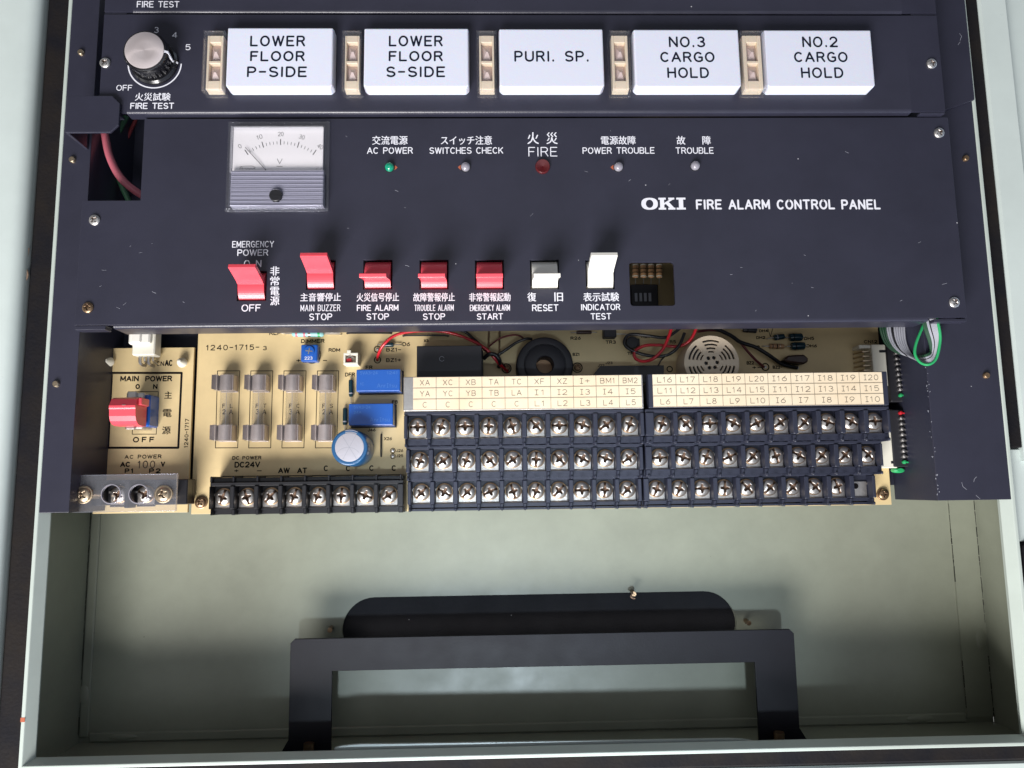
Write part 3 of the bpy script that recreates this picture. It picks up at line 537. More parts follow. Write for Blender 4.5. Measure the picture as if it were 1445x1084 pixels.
for i, (a, b_) in enumerate(TILEX):
    zt = ZZ + HT; x0 = P(a + 2, 84, zt)[0]; x1 = P(b_ - 3, 84, zt)[0]; yt = P((a + b_) / 2, 38.5 + (.8 * i), zt)[1]; ybm = P((a + b_) / 2, 123, zt)[1]
    th = thing('name_window', TL[i], 'window', ((x0 + x1) / 2, (yt + ybm) / 2, ZZ), 'white name windows in the upper row')
    vs = []; c = 1.5
    lo = [(x0 - .3, ybm - .4 + c), (x0 - .3 + c, ybm - .4), (x1 + .3 - c, ybm - .4), (x1 + .3, ybm - .4 + c), (x1 + .3, yt), (x0 - .3, yt)]
    hi = [(x0, ybm + .8), (x0 + .8, ybm), (x1 - .8, ybm), (x1, ybm + .8), (x1 - .1, yt - .3), (x0 + .1, yt - .3)]
    vs = [(p_[0], p_[1], ZZ) for p_ in lo] + [(p_[0], p_[1], zt - 2.0) for p_ in lo] + [(p_[0], p_[1], zt) for p_ in hi]
    fs = [tuple(range(12, 18))] + [(k, (k + 1) % 6, 6 + (k + 1) % 6, 6 + k) for k in range(6)] + [(6 + k, 6 + (k + 1) % 6, 12 + (k + 1) % 6, 12 + k) for k in range(6)]
    part('window_body', MB().add(vs, fs), 'tile', th, .5)
    ln = TT[i]
    for k, s_ in enumerate(ln):
        yy = TY[k] if len(ln) == 3 else (72, 87.4); dy = 1.2 if i >= 3 else 0
        text(th, s_, TX[i][k][0], TX[i][k][1], yy[0] + dy, yy[1] + dy, zt, 'tile_ink', .82, 2.1)
    # lamp holder
    la, lb = LAMPX[i]; zt = ZZ + 6.5; x0 = P(la + 1.5, 88, zt)[0]; x1 = P(lb - 1, 88, zt)[0]; y1 = P(la, 42.5, zt)[1]; y0 = P(la, 128, zt)[1]
    lh = thing('lamp_holder', ['clear and cream twin lamp holder beside the knob, left of LOWER FLOOR P-SIDE', 'clear and cream twin lamp holder left of LOWER FLOOR S-SIDE', 'clear and cream twin lamp holder left of PURI. SP.', 'clear and cream twin lamp holder between PURI. SP. and NO.3 CARGO HOLD windows', 'clear and cream twin lamp holder between the two CARGO HOLD windows'][i], 'lamp', ((x0 + x1) / 2, y0, ZZ), 'twin lamp holders between the name windows')
    cxm = (x0 + x1) / 2; ww = 4.3; hI = y1 - y0 - 3
    mb = MB(); mb.box(x0 + 1.2, x1 - 1.2, y0 + 1.6, y1 - 1.4, ZZ, ZZ + 1.6)
    ys_ = [y0 + 1.6, y0 + 1.6 + hI * .16, y0 + 1.6 + hI * .48, y0 + 1.6 + hI * .53, y0 + 1.6 + hI * .87, y1 - 1.4]
    mb.box(x0 + 1.2, cxm - ww / 2 - .3, ys_[0], ys_[5], ZZ + 1.6, ZZ + 4.6, ch=.2); mb.box(cxm + ww / 2 + .3, x1 - 1.2, ys_[0], ys_[5], ZZ + 1.6, ZZ + 4.6, ch=.2)
    for q0, q1 in ((ys_[0], ys_[1]), (ys_[2], ys_[3]), (ys_[4], ys_[5])): mb.box(cxm - ww / 2 - .29, cxm + ww / 2 + .29, q0, q1, ZZ + 1.6, ZZ + 4.6, ch=.2)
    part('lamp_insert', mb, 'cream', lh)
    for q0, q1 in ((ys_[1], ys_[2]), (ys_[3], ys_[4])):
        mb = MB(); ym = (q0 + q1) / 2; x_a, x_b = cxm - ww / 2 - .2, cxm + ww / 2 + .2
        mb.add([(x_a, q0, ZZ + 1.7), (x_b, q0, ZZ + 1.7), (x_b, q1, ZZ + 1.7), (x_a, q1, ZZ + 1.7), (cxm - .2, ym, ZZ + 4.4), (cxm + .5, ym, ZZ + 4.4)], [(0, 1, 5, 4), (1, 2, 5), (2, 3, 4, 5), (3, 0, 4)])
        part('lens', mb, 'mauve', lh)
    sh = MB(); tw = .7
    sh.box(x0, x0 + tw, y0, y1, ZZ, zt).box(x1 - tw, x1, y0, y1, ZZ, zt).box(x0 + tw, x1 - tw, y0, y0 + tw, ZZ, zt).box(x0 + tw, x1 - tw, y1 - tw, y1, ZZ, zt).box(x0 + .6, x1 - .6, y0 + .6, y1 - .6, zt - .6, zt + .25)
    part('clear_cap', sh, 'clear', lh, .25)

# ================================================================== CONTROL PANEL
cp = thing('control_panel', 'navy control panel cover with voltmeter, indicator lamps and rocker switch slots', 'panel', (15, 69, -16))
cyb = 69.2; cyt = 163.6; xl = -177.3; xr = 208.8; ynt = P(160, 283, 0)[1]; xn = P(201, 225, 0)[0]
RK = [(355.4, 403.4, 'r', 1), (452.7, 387.8, 'r', 1), (533.2, 387.4, 'r', 0), (612.5, 387.4, 'r', 0), (690.8, 387.4, 'r', 0), (768.6, 387.2, 'w', 0), (846.8, 387.2, 'w', 1)]
slots = []
for (px, py, c_, up) in RK:
    x_, y_ = P(px, py, 0); slots.append([(x_ - 6.25, y_ - 6.6), (x_ + 6.25, y_ - 6.6), (x_ + 6.25, y_ + 6.5), (x_ - 6.25, y_ + 6.5)])
wx = Rc(888.8, 951.8, 370, 431.5, 0); slots.append(rr(*wx, 1.4, 5))
mtr = Rc(317, 467, 172, 302, 0)
outline = [(xl, cyb + 1.5), (xr, cyb + 1.5), (xr, cyt), (xn, cyt), (xn, ynt), (xl, ynt)]
part('face_plate', plate_mesh(outline, slots, -1.5, 0, .16, 'navy', ORG[cp.name]), None, cp, local=True)
# folded bottom flange with bright bend
r = 1.5; dep = 13.0; y0 = cyb
pr = [(y0 + r + .02, -1.5), (y0 + r + .02, -.03)] + [(y0 + r - r * math.sin(R(a)), -r + r * math.cos(R(a)) - .03) for a in (0, 12, 24, 36, 48, 60, 72, 90)] + [(y0, -dep), (y0 + 1.3, -dep), (y0 + 1.3, -2)]
part('bottom_flange', MB().profx(pr[::-1], -161.0, 191.8, 0, True), 'navy', cp)
part('corner_lip', MB().box(xl, -164.5, cyb - .4, cyb + 1.4, -6, -.4), 'navy', cp, .25); part('corner_lip', MB().box(194.5, xr, cyb - .4, cyb + 1.0, -4.5, -.4), 'navy', cp, .25)
part('side_flange', MB().box(xl, xl + 1.4, cyb + 1.2, ynt - .1, -13.4, -1.6).box(xr - 1.4, xr, cyb + 1.2, cyt, -13.4, -1.6), 'navy', cp)
for (px, py, me) in ((134, 311, HEADX_N), (124.5, 434.5, HEADX_B), (1324.5, 188, HEADX_N), (1346, 427, HEADX_N)):
    x_, y_ = P(px, py, 0); screw(cp, x_, y_, 0, me)
W = .42
part('light_block_rail', MB().box(-150, 188, 80, 81.2, -38.5, -22), 'navy', cp)  # added rail, out of view, keeps light from reaching the small window
text(cp, 'EMERGENCY', 327.7, 386.7, 340.2, 349.4, 0, wd=.36, track=1.8); text(cp, 'POWER', 335, 378.7, 352, 361.2, 0, wd=W); text(cp, 'O N', 344.2, 368.9, 367, 377.2, 0, wd=W, track=1.9); text(cp, 'OFF', 340.8, 368.1, 429.6, 439.8, 0, wd=.46)
for ch_, y0, y1 in (('非', 376.2, 388.9), ('常', 390.3, 403.1), ('電', 404.9, 417.2), ('源', 418.4, 431)): kanji(cp, ch_, 381.2, 394, y0, y1, 0)
for s_, x0, x1, y0, y1 in (('主音響停止', 423.8, 480.8, 413.6, 425.4), ('火災信号停止', 503.3, 562.8, 413.5, 425.6), ('故障警報停止', 583, 641.5, 413.5, 425.6), ('非常警報起動', 661.9, 720, 413.5, 425.6), ('復', 744, 756.2, 413, 425.5), ('旧', 782.3, 794, 413, 425.5), ('表示試験', 823, 873.2, 413, 425.5),
        ('交流電源', 525.2, 574.8, 191.9, 204.4), ('スイッチ注意', 622, 694, 191.9, 204.4), ('火', 744, 760, 187, 203.6), ('災', 770.9, 786.5, 187, 203.6), ('電源故障', 847.9, 896.7, 192.2, 204.3), ('故', 954.8, 966.7, 192.2, 204.3), ('障', 991, 1002.6, 192.2, 204.3)):
    kanji(cp, s_, x0, x1, y0, y1, 0, off=0.0)
for s_, x0, x1, y0, y1 in (('MAIN BUZZER', 424.1, 480.3, 430, 439.3), ('STOP', 436.2, 468.9, 442.4, 452), ('FIRE ALARM', 503.6, 562.3, 430, 438.9), ('STOP', 516.9, 549, 442.3, 451.5), ('TROUBLE ALARM', 584.7, 640.3, 430, 438.9), ('STOP', 596.6, 628.2, 442.3, 451.5), ('EMERGENCY ALARM', 663, 719.6, 430, 438.9), ('START', 672.7, 710, 442.3, 451.3),
        ('RESET', 750.8, 788.1, 429.7, 439.2), ('INDICATOR', 819.7, 875.3, 429, 438), ('TEST', 833.3, 862.6, 442, 451.1), ('AC POWER', 517.9, 582.6, 208, 217.2), ('SWITCHES CHECK', 605.8, 710, 208, 217.2), ('FIRE', 745.6, 786.5, 207.6, 221), ('POWER TROUBLE', 822, 923.7, 208, 217.2), ('TROUBLE', 953.2, 1007, 208, 217.2)):
    text(cp, s_, x0, x1, y0, y1, 0, wd=.42 if (x1 - x0) / len(s_) > 5.3 else .30, track=1.6 if (x1 - x0) / len(s_) > 5.3 else 2.1)
for s_, x0, x1 in (('FIRE', 982, 1018.6), ('ALARM', 1027.8, 1086.4), ('CONTROL', 1096, 1178), ('PANEL', 1187, 1242.4)): text(cp, s_, x0, x1, 281.6, 295.8, 0, wd=.82, track=2.0, name='title_lettering')
# slab-serif maker's mark
ox = Rc(905, 967.6, 279.2, 296, 0); hh = ox[3] - ox[2]; u = (ox[1] - ox[0]) / 62.6
mb = MB(); cxo = ox[0] + 11.6 * u; cyo = (ox[2] + ox[3]) / 2; n = 40; vs = []
for i in range(n):
    a = 2 * math.pi * i / n; vs.append((cxo + 11.6 * u * math.copysign(abs(math.cos(a)) ** .85, math.cos(a)), cyo + hh / 2 * math.copysign(abs(math.sin(a)) ** .8, math.sin(a)), .05))
for i in range(n): a = 2 * math.pi * i / n; vs.append((cxo + 5.2 * u * math.cos(a), cyo + hh * .34 * math.sin(a), .05))
mb.add(vs, [(i, (i + 1) % n, n + (i + 1) % n, n + i) for i in range(n)])
def rect(x0, x1, y0, y1, z): mb.add([(x0, y0, z), (x1, y0, z), (x1, y1, z), (x0, y1, z)], [(0, 1, 2, 3)])
xk = ox[0] + 24.2 * u; s1 = hh * .16
rect(xk, xk + 10.5 * u, ox[2], ox[2] + s1, .05); rect(xk, xk + 10.5 * u, ox[3] - s1, ox[3], .05); rect(xk + 2.2 * u, xk + 8 * u, ox[2] + s1, ox[3] - s1, .05)
rect(xk + 14 * u, xk + 22.5 * u, ox[3] - s1, ox[3], .05); rect(xk + 13.5 * u, xk + 23.6 * u, ox[2], ox[2] + s1, .05)
mb.add([(xk + 8 * u, cyo - .1 * hh, .062), (xk + 8 * u, cyo + .06 * hh, .062), (xk + 16 * u, ox[3] - s1, .062), (xk + 20.5 * u, ox[3] - s1, .062)], [(3, 2, 1, 0)])
mb.add([(xk + 9.5 * u, cyo + .02 * hh, .074), (xk + 13.5 * u, cyo + .2 * hh, .074), (xk + 21.8 * u, ox[2] + s1, .074), (xk + 15.5 * u, ox[2] + s1, .074)], [(3, 2, 1, 0)])
xi = ox[0] + 49.5 * u; rect(xi, xi + 13 * u, ox[2], ox[2] + s1, .05); rect(xi, xi + 13 * u, ox[3] - s1, ox[3], .05); rect(xi + 3.4 * u, xi + 9.6 * u, ox[2] + s1, ox[3] - s1, .05)
part('maker_mark', mb, 'print', cp)
rs = random.Random(5); scf = MB()
for k in range(30):
    cx_, cy_ = (rs.uniform(140, 260), rs.uniform(330, 440)) if k < 9 else (rs.uniform(480, 1330), rs.uniform(180, 440)); L_ = rs.uniform(1, 7); an = rs.uniform(-.9, .5)
    if any(abs(cx_ - q_[0]) < 34 and abs(cy_ - q_[1]) < 75 for q_ in RK): continue
    scf.ribbon([P(cx_, cy_, 0), P(cx_ + L_ * .5 * math.cos(an), cy_ + L_ * .5 * math.sin(an) + rs.uniform(-.4, .4), 0), P(cx_ + L_ * math.cos(an), cy_ + L_ * math.sin(an), 0)], rs.uniform(.07, .15), .03)
part('scratch', scf, 'wgrey', cp)['kind'] = 'stuff'
# indicator lamps
LL = [(549.5, 235.3, 'green', 2.05, 'round green AC power lamp, leftmost of the indicator row', 1), (657, 235, 'frost', 2.05, 'small frosted lamp under SWITCHES CHECK', -1), (765.8, 234.6, 'redlens', 3.3, 'larger flat dark red lamp under FIRE', 0), (873, 235, 'frost', 2.05, 'small frosted lamp under POWER TROUBLE', -1), (981.5, 233.4, 'frost', 2.05, 'small frosted lamp under TROUBLE, rightmost of the indicator row', 0)]
for (px, py, m_, r_, lb, sm) in LL:
    x_, y_ = P(px, py, 1.0); th = thing('indicator_lamp', lb, 'lamp', (x_, y_, 0), 'indicator lamps on the control panel')
    mb = MB()
    if m_ == 'redlens':
        pf = [(r_, .02), (r_, 1.0), (r_ - .3, 1.5)] + [(r_ * (1 - t_) * .9, 1.5 - .5 * t_) for t_ in (.25, .5, .75, .999)]; mb.lathe(x_, y_, pf, 40, smooth=False)
        part('lens', mb, m_, th)
    else:
        pf = [(r_, .02), (r_, .8)] + [(r_ * math.cos(R(a)), .8 + r_ * .85 * math.sin(R(a))) for a in range(10, 90, 10)] + [(.001, .8 + r_ * .85)]; mb.lathe(x_, y_, pf, 28)
        part('lens', mb, m_, th); mb = MB(); mb.lathe(x_, y_, [(r_ + .25, .01), (r_ + .25, .25), (r_ + .02, .3)], 28); part('bezel', mb, 'black', th)
    if sm:
        mb = MB(); pts = [(x_ + sm * (r_ + random.uniform(-.3, .9)), y_ - .9 + 1.8 * k / 7) for k in range(8)]; mb.add([(x_ + sm * (r_ - .3), y_ - 1.3, .03), (x_ + sm * (r_ + .8), y_ - .7, .03), (x_ + sm * (r_ + 1.4), y_ + .1, .03), (x_ + sm * (r_ + .5), y_ + .9, .03), (x_ + sm * (r_ - .3), y_ + 1.2, .03)], [(0, 1, 2, 3, 4) if sm > 0 else (4, 3, 2, 1, 0)]); part('sealant_smear', mb, 'orange', th)
# voltmeter
vx0, vx1, vy0, vy1 = mtr; VH = 5.2
fx0, fx1, fy0, fy1 = Rc(323.5, 456.8, 177.5, 291, VH)
vm = thing('voltmeter', 'square voltmeter in clear plastic, needle near zero, above the emergency power switch', 'meter', ((vx0 + vx1) / 2, vy0, 0))
part('base_flange', plate_mesh(rr(vx0 + 1.2, vx1 - .6, vy0 + .6, vy1 - .3, .5, 2), [], .05, 1.0, .15, 'clear', ORG[vm.name]), None, vm, local=True)
dz = 1.9; d0 = Rc(329, 456, 180, 243, dz)
part('dial', MB().box(d0[0], d0[1], d0[2], d0[3], 1.0, dz), 'dial', vm)
mb = MB()
for k in range(21):
    a = R(-33.5 + 67 * k / 20); mj = (k % 5 == 0); px0, py0 = 395.9, 287.7; r0 = 83.2 if mj else 84.0; r1 = 90.8 if mj else 88.0
    if not mj: r0, r1 = 84.2, 88
    pa = P(px0 + r0 * math.sin(a), py0 - r0 * math.cos(a), dz); pb = P(px0 + r1 * math.sin(a), py0 - r1 * math.cos(a), dz); mb.ribbon([pa, pb], .36 if mj else .2, dz + .04)
part('scale_marks', mb, 'ink', vm)
def rtext(txt, px, py, h, ang, nm='lettering', mt='ink', wd=.2):
    x_, y_ = P(px, py, dz); m2 = MB(); wv = h * .62 * len(txt); strokes(m2, txt, -wv / 2, wv / 2, -h / 2, h / 2, 0, wd, 1.4); ca, sa = math.cos(R(ang)), math.sin(R(ang))
    m2.v = [(x_ + a * ca - b * sa, y_ + a * sa + b * ca, dz + .04 + c) for a, b, c in m2.v]; part(nm, m2, mt, vm)
for t_, px, py, a in (('0', 338.5, 206.5, 33), ('10', 366.3, 193.5, 17), ('20', 396.2, 189.3, 0), ('30', 426, 193.5, -17), ('40', 452, 207, -33)): rtext(t_, px, py, 2.0, a, wd=.17)
text(vm, 'V', 390.8, 398.6, 224, 231.5, dz, 'ink', .2); mb = MB(); line(mb, [(390.5, 234.8), (398.5, 234.8)], dz, .25); part('scale_marks', mb, 'ink', vm)
mb = MB()   # small cursive mark at the lower left of the dial
for pts in ([(337.8, 239), (341, 234.8), (342.6, 239)], [(339.5, 237.6), (346, 237.6), (348, 239), (350, 237.4), (352, 239), (354, 237.4), (356, 239), (358, 237.4), (360, 239)], [(337, 235.8), (347, 234.6), (356, 234.4), (360.3, 236.4), (358, 238.8)]): line(mb, pts, dz, .14)
part('cursive_mark', mb, 'ink', vm)
mb = MB(); line(mb, [(446, 239.5), (447, 237.4), (450, 237)], dz, .12); line(mb, [(452, 239), (454.5, 237)], dz, .12); part('scale_marks', mb, 'ink', vm)
na = P(346.2, 208.2, 2.6); nb = P(375.4, 240.2, 2.6); mb = MB(); mb.tube([(*na, 2.6), (*nb, 2.6)], .13, 6, sub=1); part('needle', mb, 'ink', vm)
# ribbed lower half
r0 = Rc(325.4, 456, 240.2, 290.4, 4.4); mb = MB(); nrb = 26; hh = (r0[3] - r0[2]) / nrb
pf = []
for k in range(nrb): y_ = r0[2] + k * hh; pf += [(y_ + .05 * hh, 4.0), (y_ + .5 * hh, 4.42 + .18 * (k % 3 == 0)), (y_ + .95 * hh, 4.0)]
pf = [(r0[2], 1.0)] + pf + [(r0[3], 1.0)]
mb.profx(pf[::-1], r0[0], r0[1]); part('ribbed_apron', mb, 'ribbed', vm)
sx_, sy_ = P(389, 275.8, VH); mb = MB(); mb.lathe(sx_, sy_, [(2.75, 4.0), (2.75, VH + .3), (2.45, VH + .6)], 32); mb.v = mb.v; part('zero_screw', mb, 'black', vm)
mb = MB(); mb.ribbon([(sx_ - 2.3, sy_ + .25), (sx_ + 2.3, sy_ - .25)], .42, VH + .64); part('screw_slot', mb, 'knob', vm)
sh = MB(); tw = .7
sh.box(fx0, fx0 + tw, fy0, fy1, 1.0, VH).box(fx1 - tw, fx1, fy0, fy1, 1.0, VH).box(fx0 + tw, fx1 - tw, fy0, fy0 + tw, 1.0, VH).box(fx0 + tw, fx1 - tw, fy1 - tw, fy1, 1.0, VH)
sh.box(fx0 + .8, fx1 - .8, d0[2] + .3, fy1 - .8, VH - .5, VH + .1); sh.box(vx0 + 1.2, vx1 - .6, vy0 + .6, fy0 + .3, 1.05, 2.0)
part('clear_case', sh, 'clear', vm, .22)
# rockers
def rocker(ang, mt):
    mb = MB(); Rb = 7.6; L_ = 20.6; pr = []; wf = .85
    for a in range(-80, 81, 8): pr.append((a, Rb))
    out = []
    for a in range(-75, 76, 6):
        if abs(a) < 9: continue
        out.append((Rb * math.sin(R(a)), Rb * math.cos(R(a))))
    left = [p_ for p_ in out if p_[0] < 0]; right = [p_ for p_ in out if p_[0] > 0]
    fin = [(-1.5, Rb + .6), (-1.05, Rb + 2.2), (-.9, L_ - 2), (-1.0, L_), (.8, L_), (.95, L_ - 2), (1.05, Rb + 2.2), (1.5, Rb + .6)]
    pts = left + fin + right + [(5, -1), (-5, -1)]
    ca, sa = math.cos(R(ang)), math.sin(R(ang))
    pts = [(y * ca + z * sa, -y * sa + z * ca) for y, z in pts]
    mb.profx(pts[::-1], -5.55, 5.55, 0, False); return mb
RL = ['red rocker switch flipped up below EMERGENCY POWER ON', 'red rocker switch flipped up above MAIN BUZZER STOP', 'red rocker switch lying level above FIRE ALARM STOP', 'red rocker switch lying level above TROUBLE ALARM STOP', 'red rocker switch lying level above EMERGENCY ALARM START', 'white rocker switch lying level above RESET', 'white rocker switch flipped up above INDICATOR TEST']
for (px, py, c_, up), lb in zip(RK, RL):
    x_, y_ = P(px, py, 0); zc = -6.0
    th = thing('rocker_switch', lb, 'switch', (x_, y_, -28), 'rocker switches along the control panel')
    part('lever', rocker(15 if up else -11, c_), 'red' if c_ == 'r' else 'white', th, .28, True, (0, -.4, 22))
    mb = MB(); mb.box(x_ - 7.2, x_ + 7.2, y_ - 9, y_ - 7, -26, -2).box(x_ - 7.2, x_ + 7.2, y_ + 7, y_ + 9, -26, -2).box(x_ - 7.2, x_ - 6.0, y_ - 7, y_ + 7, -26, -2.2).box(x_ + 6.0, x_ + 7.2, y_ - 7, y_ + 7, -26, -2.2).box(x_ - 6, x_ + 6, y_ - 7, y_ + 7, -26, -16)
    part('switch_frame', mb, 'blackm', th)
    mb = MB(); mb.box(x_ - 6.0, x_ - 4.9, y_ - 6.6, y_ - 4.9, -6, -1.7); part('frame_tab', mb, 'cream_light', th)

# ================================================================== MAIN CIRCUIT BOARD
ZP = -40.0
pb = thing('circuit_board', 'large tan circuit board under the control panel carrying fuses, relays and terminal blocks', 'circuit board', (25, 40, ZP - 1.6))
part('laminate', plate_mesh([(-140.3, -10.6), (189.6, -11.2), (189.6, 98), (193, 98), (193, 150), (-140.3, 150)], [], ZP - 1.6, ZP, .1, 'pcb', ORG[pb.name]), None, pb, local=True)
def pt(s_, x0, x1, y0, y1, wd=.3, track=1.6, mt='ink', rot=False, par=None, z=ZP): return text(par or pb, s_, x0, x1, y0, y1, z, mt, wd * 1.22, track, 'silkscreen', rot)
pt('1240-1715-', 291, 366, 486.6, 494.4, .32, 2.2); pt('3', 371, 376.6, 488.4, 494.4, .28); pt('RLP', 380, 396.5, 467.5, 473); pt('DIMMER', 424.9, 458, 478.6, 484.2, .32); pt('RDM', 463.7, 480, 491.6, 496.6)
pt('+', 418, 424.5, 506, 512); pt('-', 455.6, 461.5, 506.4, 511.4); pt('DFR', 487, 501, 526, 531.5, .3); pt('D6', 568, 578.7, 483, 488.6); pt('BZ1-', 544.8, 566, 491, 496.2); pt('BZ1+', 544.8, 566, 505.4, 511); pt('FR', 516, 525.7, 516, 521); pt('FB', 553, 561.4, 565, 569.8)
pt('DC POWER', 327.8, 368.9, 643.6, 648.7, .30, 1.9); pt('DC24V', 331, 367.2, 651.5, 659.9, .46); pt('+', 330.6, 336.6, 661.5, 667.4, .32); pt('-', 362.4, 369.4, 661.5, 667.4, .32); pt('AW', 392.5, 409, 660, 668, .46); pt('AT', 419.4, 433.4, 660, 668, .46)
pt('C', 456.8, 463.2, 656.9, 665, .44); pt('C', 488, 494.4, 656.9, 665, .44); pt('C', 521, 527.6, 656.6, 664.7, .44); pt('C', 552.6, 559, 656.6, 664.7, .44)
pt('X26', 542, 553, 616.8, 621.4, .24); pt('J26', 559, 569, 633.8, 638, .22); pt('J25', 559, 569, 641.2, 645.4, .22); pt('J46', 519, 530, 604.5, 609, .22); pt('X3', 598, 605, 479, 483); pt('BZ1', 808, 818, 498, 502.4); pt('R26', 805, 819.6, 475, 479.6); pt('TR3', 854.5, 869, 480.4, 485.4); pt('J22', 843.6, 853, 514, 517.6, .22); pt('J23', 854.5, 864.4, 510.4, 514, .22)
pt('TR1', 885, 897, 496.6, 500.8); pt('R5', 945, 954, 480, 484.8); pt('R25', 905, 918, 472.4, 477); pt('BZ2', 1053.5, 1064, 509.8, 514.6); pt('+', 1061.5, 1067.3, 516, 521.6); pt('-', 1068.8, 1074.4, 516, 521.6); pt('BZ2-', 1090.3, 1104, 516, 520.6); pt('DH2', 1067, 1080, 474.4, 478.6); pt('R2', 1063.5, 1072, 487.6, 491.6); pt('DH5', 1134.5, 1148.8, 475.4, 480); pt('DH6', 1138, 1152.8, 486, 490.4); pt('CN12', 1219, 1238, 480, 484.8); pt('DH4', 1071, 1084, 465, 469)
for i, (a, b_) in enumerate((('F', 'L'), ('F', 'T'), ('F', 'C'), ('F', 'S'))):
    x_ = 313.8 + 47.0 * i; n_ = '2' if i in (0, 3) else '3'; pt(a, x_, x_ + 4, 569.8, 576, .26); pt(b_, x_ + 10.5, x_ + 15, 569.8, 576, .26); pt(n_, x_, x_ + 4.6, 577.6, 584.8, .28); pt('A', x_ + 9.6, x_ + 15, 577.6, 584.8, .28)
mb = MB()
for i in range(4):
    xa_ = (307, 354, 400.8, 448)[i]; xb_ = (338.5, 385, 431.9, 478)[i]; line(mb, [(xa_, 523.6), (xb_, 523.4), (xb_ - 3, 632), (xa_ - 3, 632.2)], ZP, .34, True)
line(mb, [(314, 673), (314.8, 672.4), (568, 670)], ZP, .4); line(mb, [(1083, 462), (1087, 475), (1091, 462)], ZP, .3)
part('silkscreen', mb, 'ink', pb)
mb = MB()
for (px, py, r_, w_) in ((440.6, 501, 4.1, .3), (532.7, 493, 1.5, .5), (532.7, 508, 1.5, .5), (554.4, 636, 1.2, .25), (554.4, 643.8, 1.2, .25), (814.8, 519, 2.3, .5), (714.8, 520, 2.2, .5), (945, 521, 1.3, .5), (1080, 518, 1.7, .6)):
    x_, y_ = P(px, py, ZP); mb.ribbon(arc(x_, y_, r_, r_, 0, 360, 26), w_, ZP + .06, cap=False)
part('silkscreen', mb, 'ink', pb)
mb = MB()
for (px, py) in ((532.7, 493), (532.7, 508), (554.4, 636), (554.4, 643.8), (1080, 518), (1125, 519), (814.8, 519), (714.8, 520)): mb.lathe(*P(px, py, ZP), [(.9, ZP), (.7, ZP + .4), (.001, ZP + .6)], 12)
part('solder_pad', mb, 'tin', pb)['kind'] = 'stuff'
for k, (pts, r_) in enumerate((([(401, 471), (404, 470), (480, 470)], .3), ([(491, 471), (495, 470.6), (548, 470.6), (552, 471)], .42), ([(570, 475), (574, 474), (628, 474), (632, 475)], .42), ([(538.4, 613), (538.2, 616), (538, 641), (538, 644)], .4), ([(850, 476), (855, 472), (888, 472)], .25), ([(690, 465), (689, 500)], .5), ([(705, 465), (704.6, 500)], .5))):
    q = [(*P(px, py, ZP), ZP + (.2 if i in (0, len(pts) - 1) else .9)) for i, (px, py) in enumerate(pts)]; part('jumper_wire', MB().tube(q, r_, 7, sub=2), 'black' if k in (1, 2, 3) else ('brownscrew' if k > 4 else 'tin'), pb)
for (px, py, me) in ((283.2, 709, HEADX_B), (1246.5, 697.5, HEADX_B)):
    x_, y_ = P(px, py, ZP + 1); screw(pb, x_, y_, ZP + .8, me); mb = MB(); mb.lathe(x_, y_, [(2.9, ZP), (2.9, ZP + .7), (2.7, ZP + .8)], 28); part('washer', mb, 'brownscrew', pb)

# fuses
fx, fy = P(316.5, 575, -33); f0 = thing('fuse', 'glass tube fuse in metal clips, leftmost of four', 'fuse', (fx, fy, ZP), 'glass fuses in a row')
def clip():
    mb = MB(); mb.box(-3.9, 3.9, -3.9, 3.9, .1, .6).box(-3.9, -3.5, -3.6, 3.6, .6, 7.6).box(3.5, 3.9, -3.6, 3.6, .6, 7.6)
    mb.add([(-3.9, -3.6, 7.6), (-3.9, 3.6, 7.6), (-5.3, 3.3, 9.8), (-5.3, -3.3, 9.8)], [(0, 1, 2, 3)]); 
    return mb
def ycyl(r_, y0, y1, zc, n=22, mi=0):
    mb = MB(); vs = []; 
    for y in (y0, y1):
        for i in range(n): a = 2 * math.pi * i / n; vs.append((r_ * math.cos(a), y, zc + r_ * math.sin(a)))
    mb.add(vs, [(i, n + i, n + (i + 1) % n, (i + 1) % n) for i in range(n)], mi, True); mb.add(vs, [tuple(range(n)), tuple(range(2 * n - 1, n - 1, -1))], mi); return mb
Yc = 11.7
for sg in (1, -1):
    c_ = part('clip', clip(), 'fcap', f0, .12, True, (0, sg * Yc, 0)); part('end_cap', ycyl(3.2, -3.6, 3.6, 4.6), 'fcap', f0, .3, True, (0, sg * Yc, 0)); part('clip_cover', MB().box(-4.9, 4.3, -4.1, 4.1, 5.5, 8.6, ch=.5), 'clear', f0, 0, True, (0, sg * Yc, 0))
part('glass_tube', ycyl(2.85, -8.2, 8.2, 4.6), 'glass', f0, 0, True); part('fuse_wire', ycyl(.12, -8.2, 8.2, 4.6, 6), 'tin', f0, 0, True)
for k, (px, lb) in enumerate(((362.5, 'second glass tube fuse in metal clips from the left'), (410, 'third glass tube fuse in metal clips from the left'), (457.6, 'glass tube fuse nearest the blue relays, rightmost of four'))):
    x_, y_ = P(px, 575, -33); dup(f0, (x_, y_, ZP), lb)
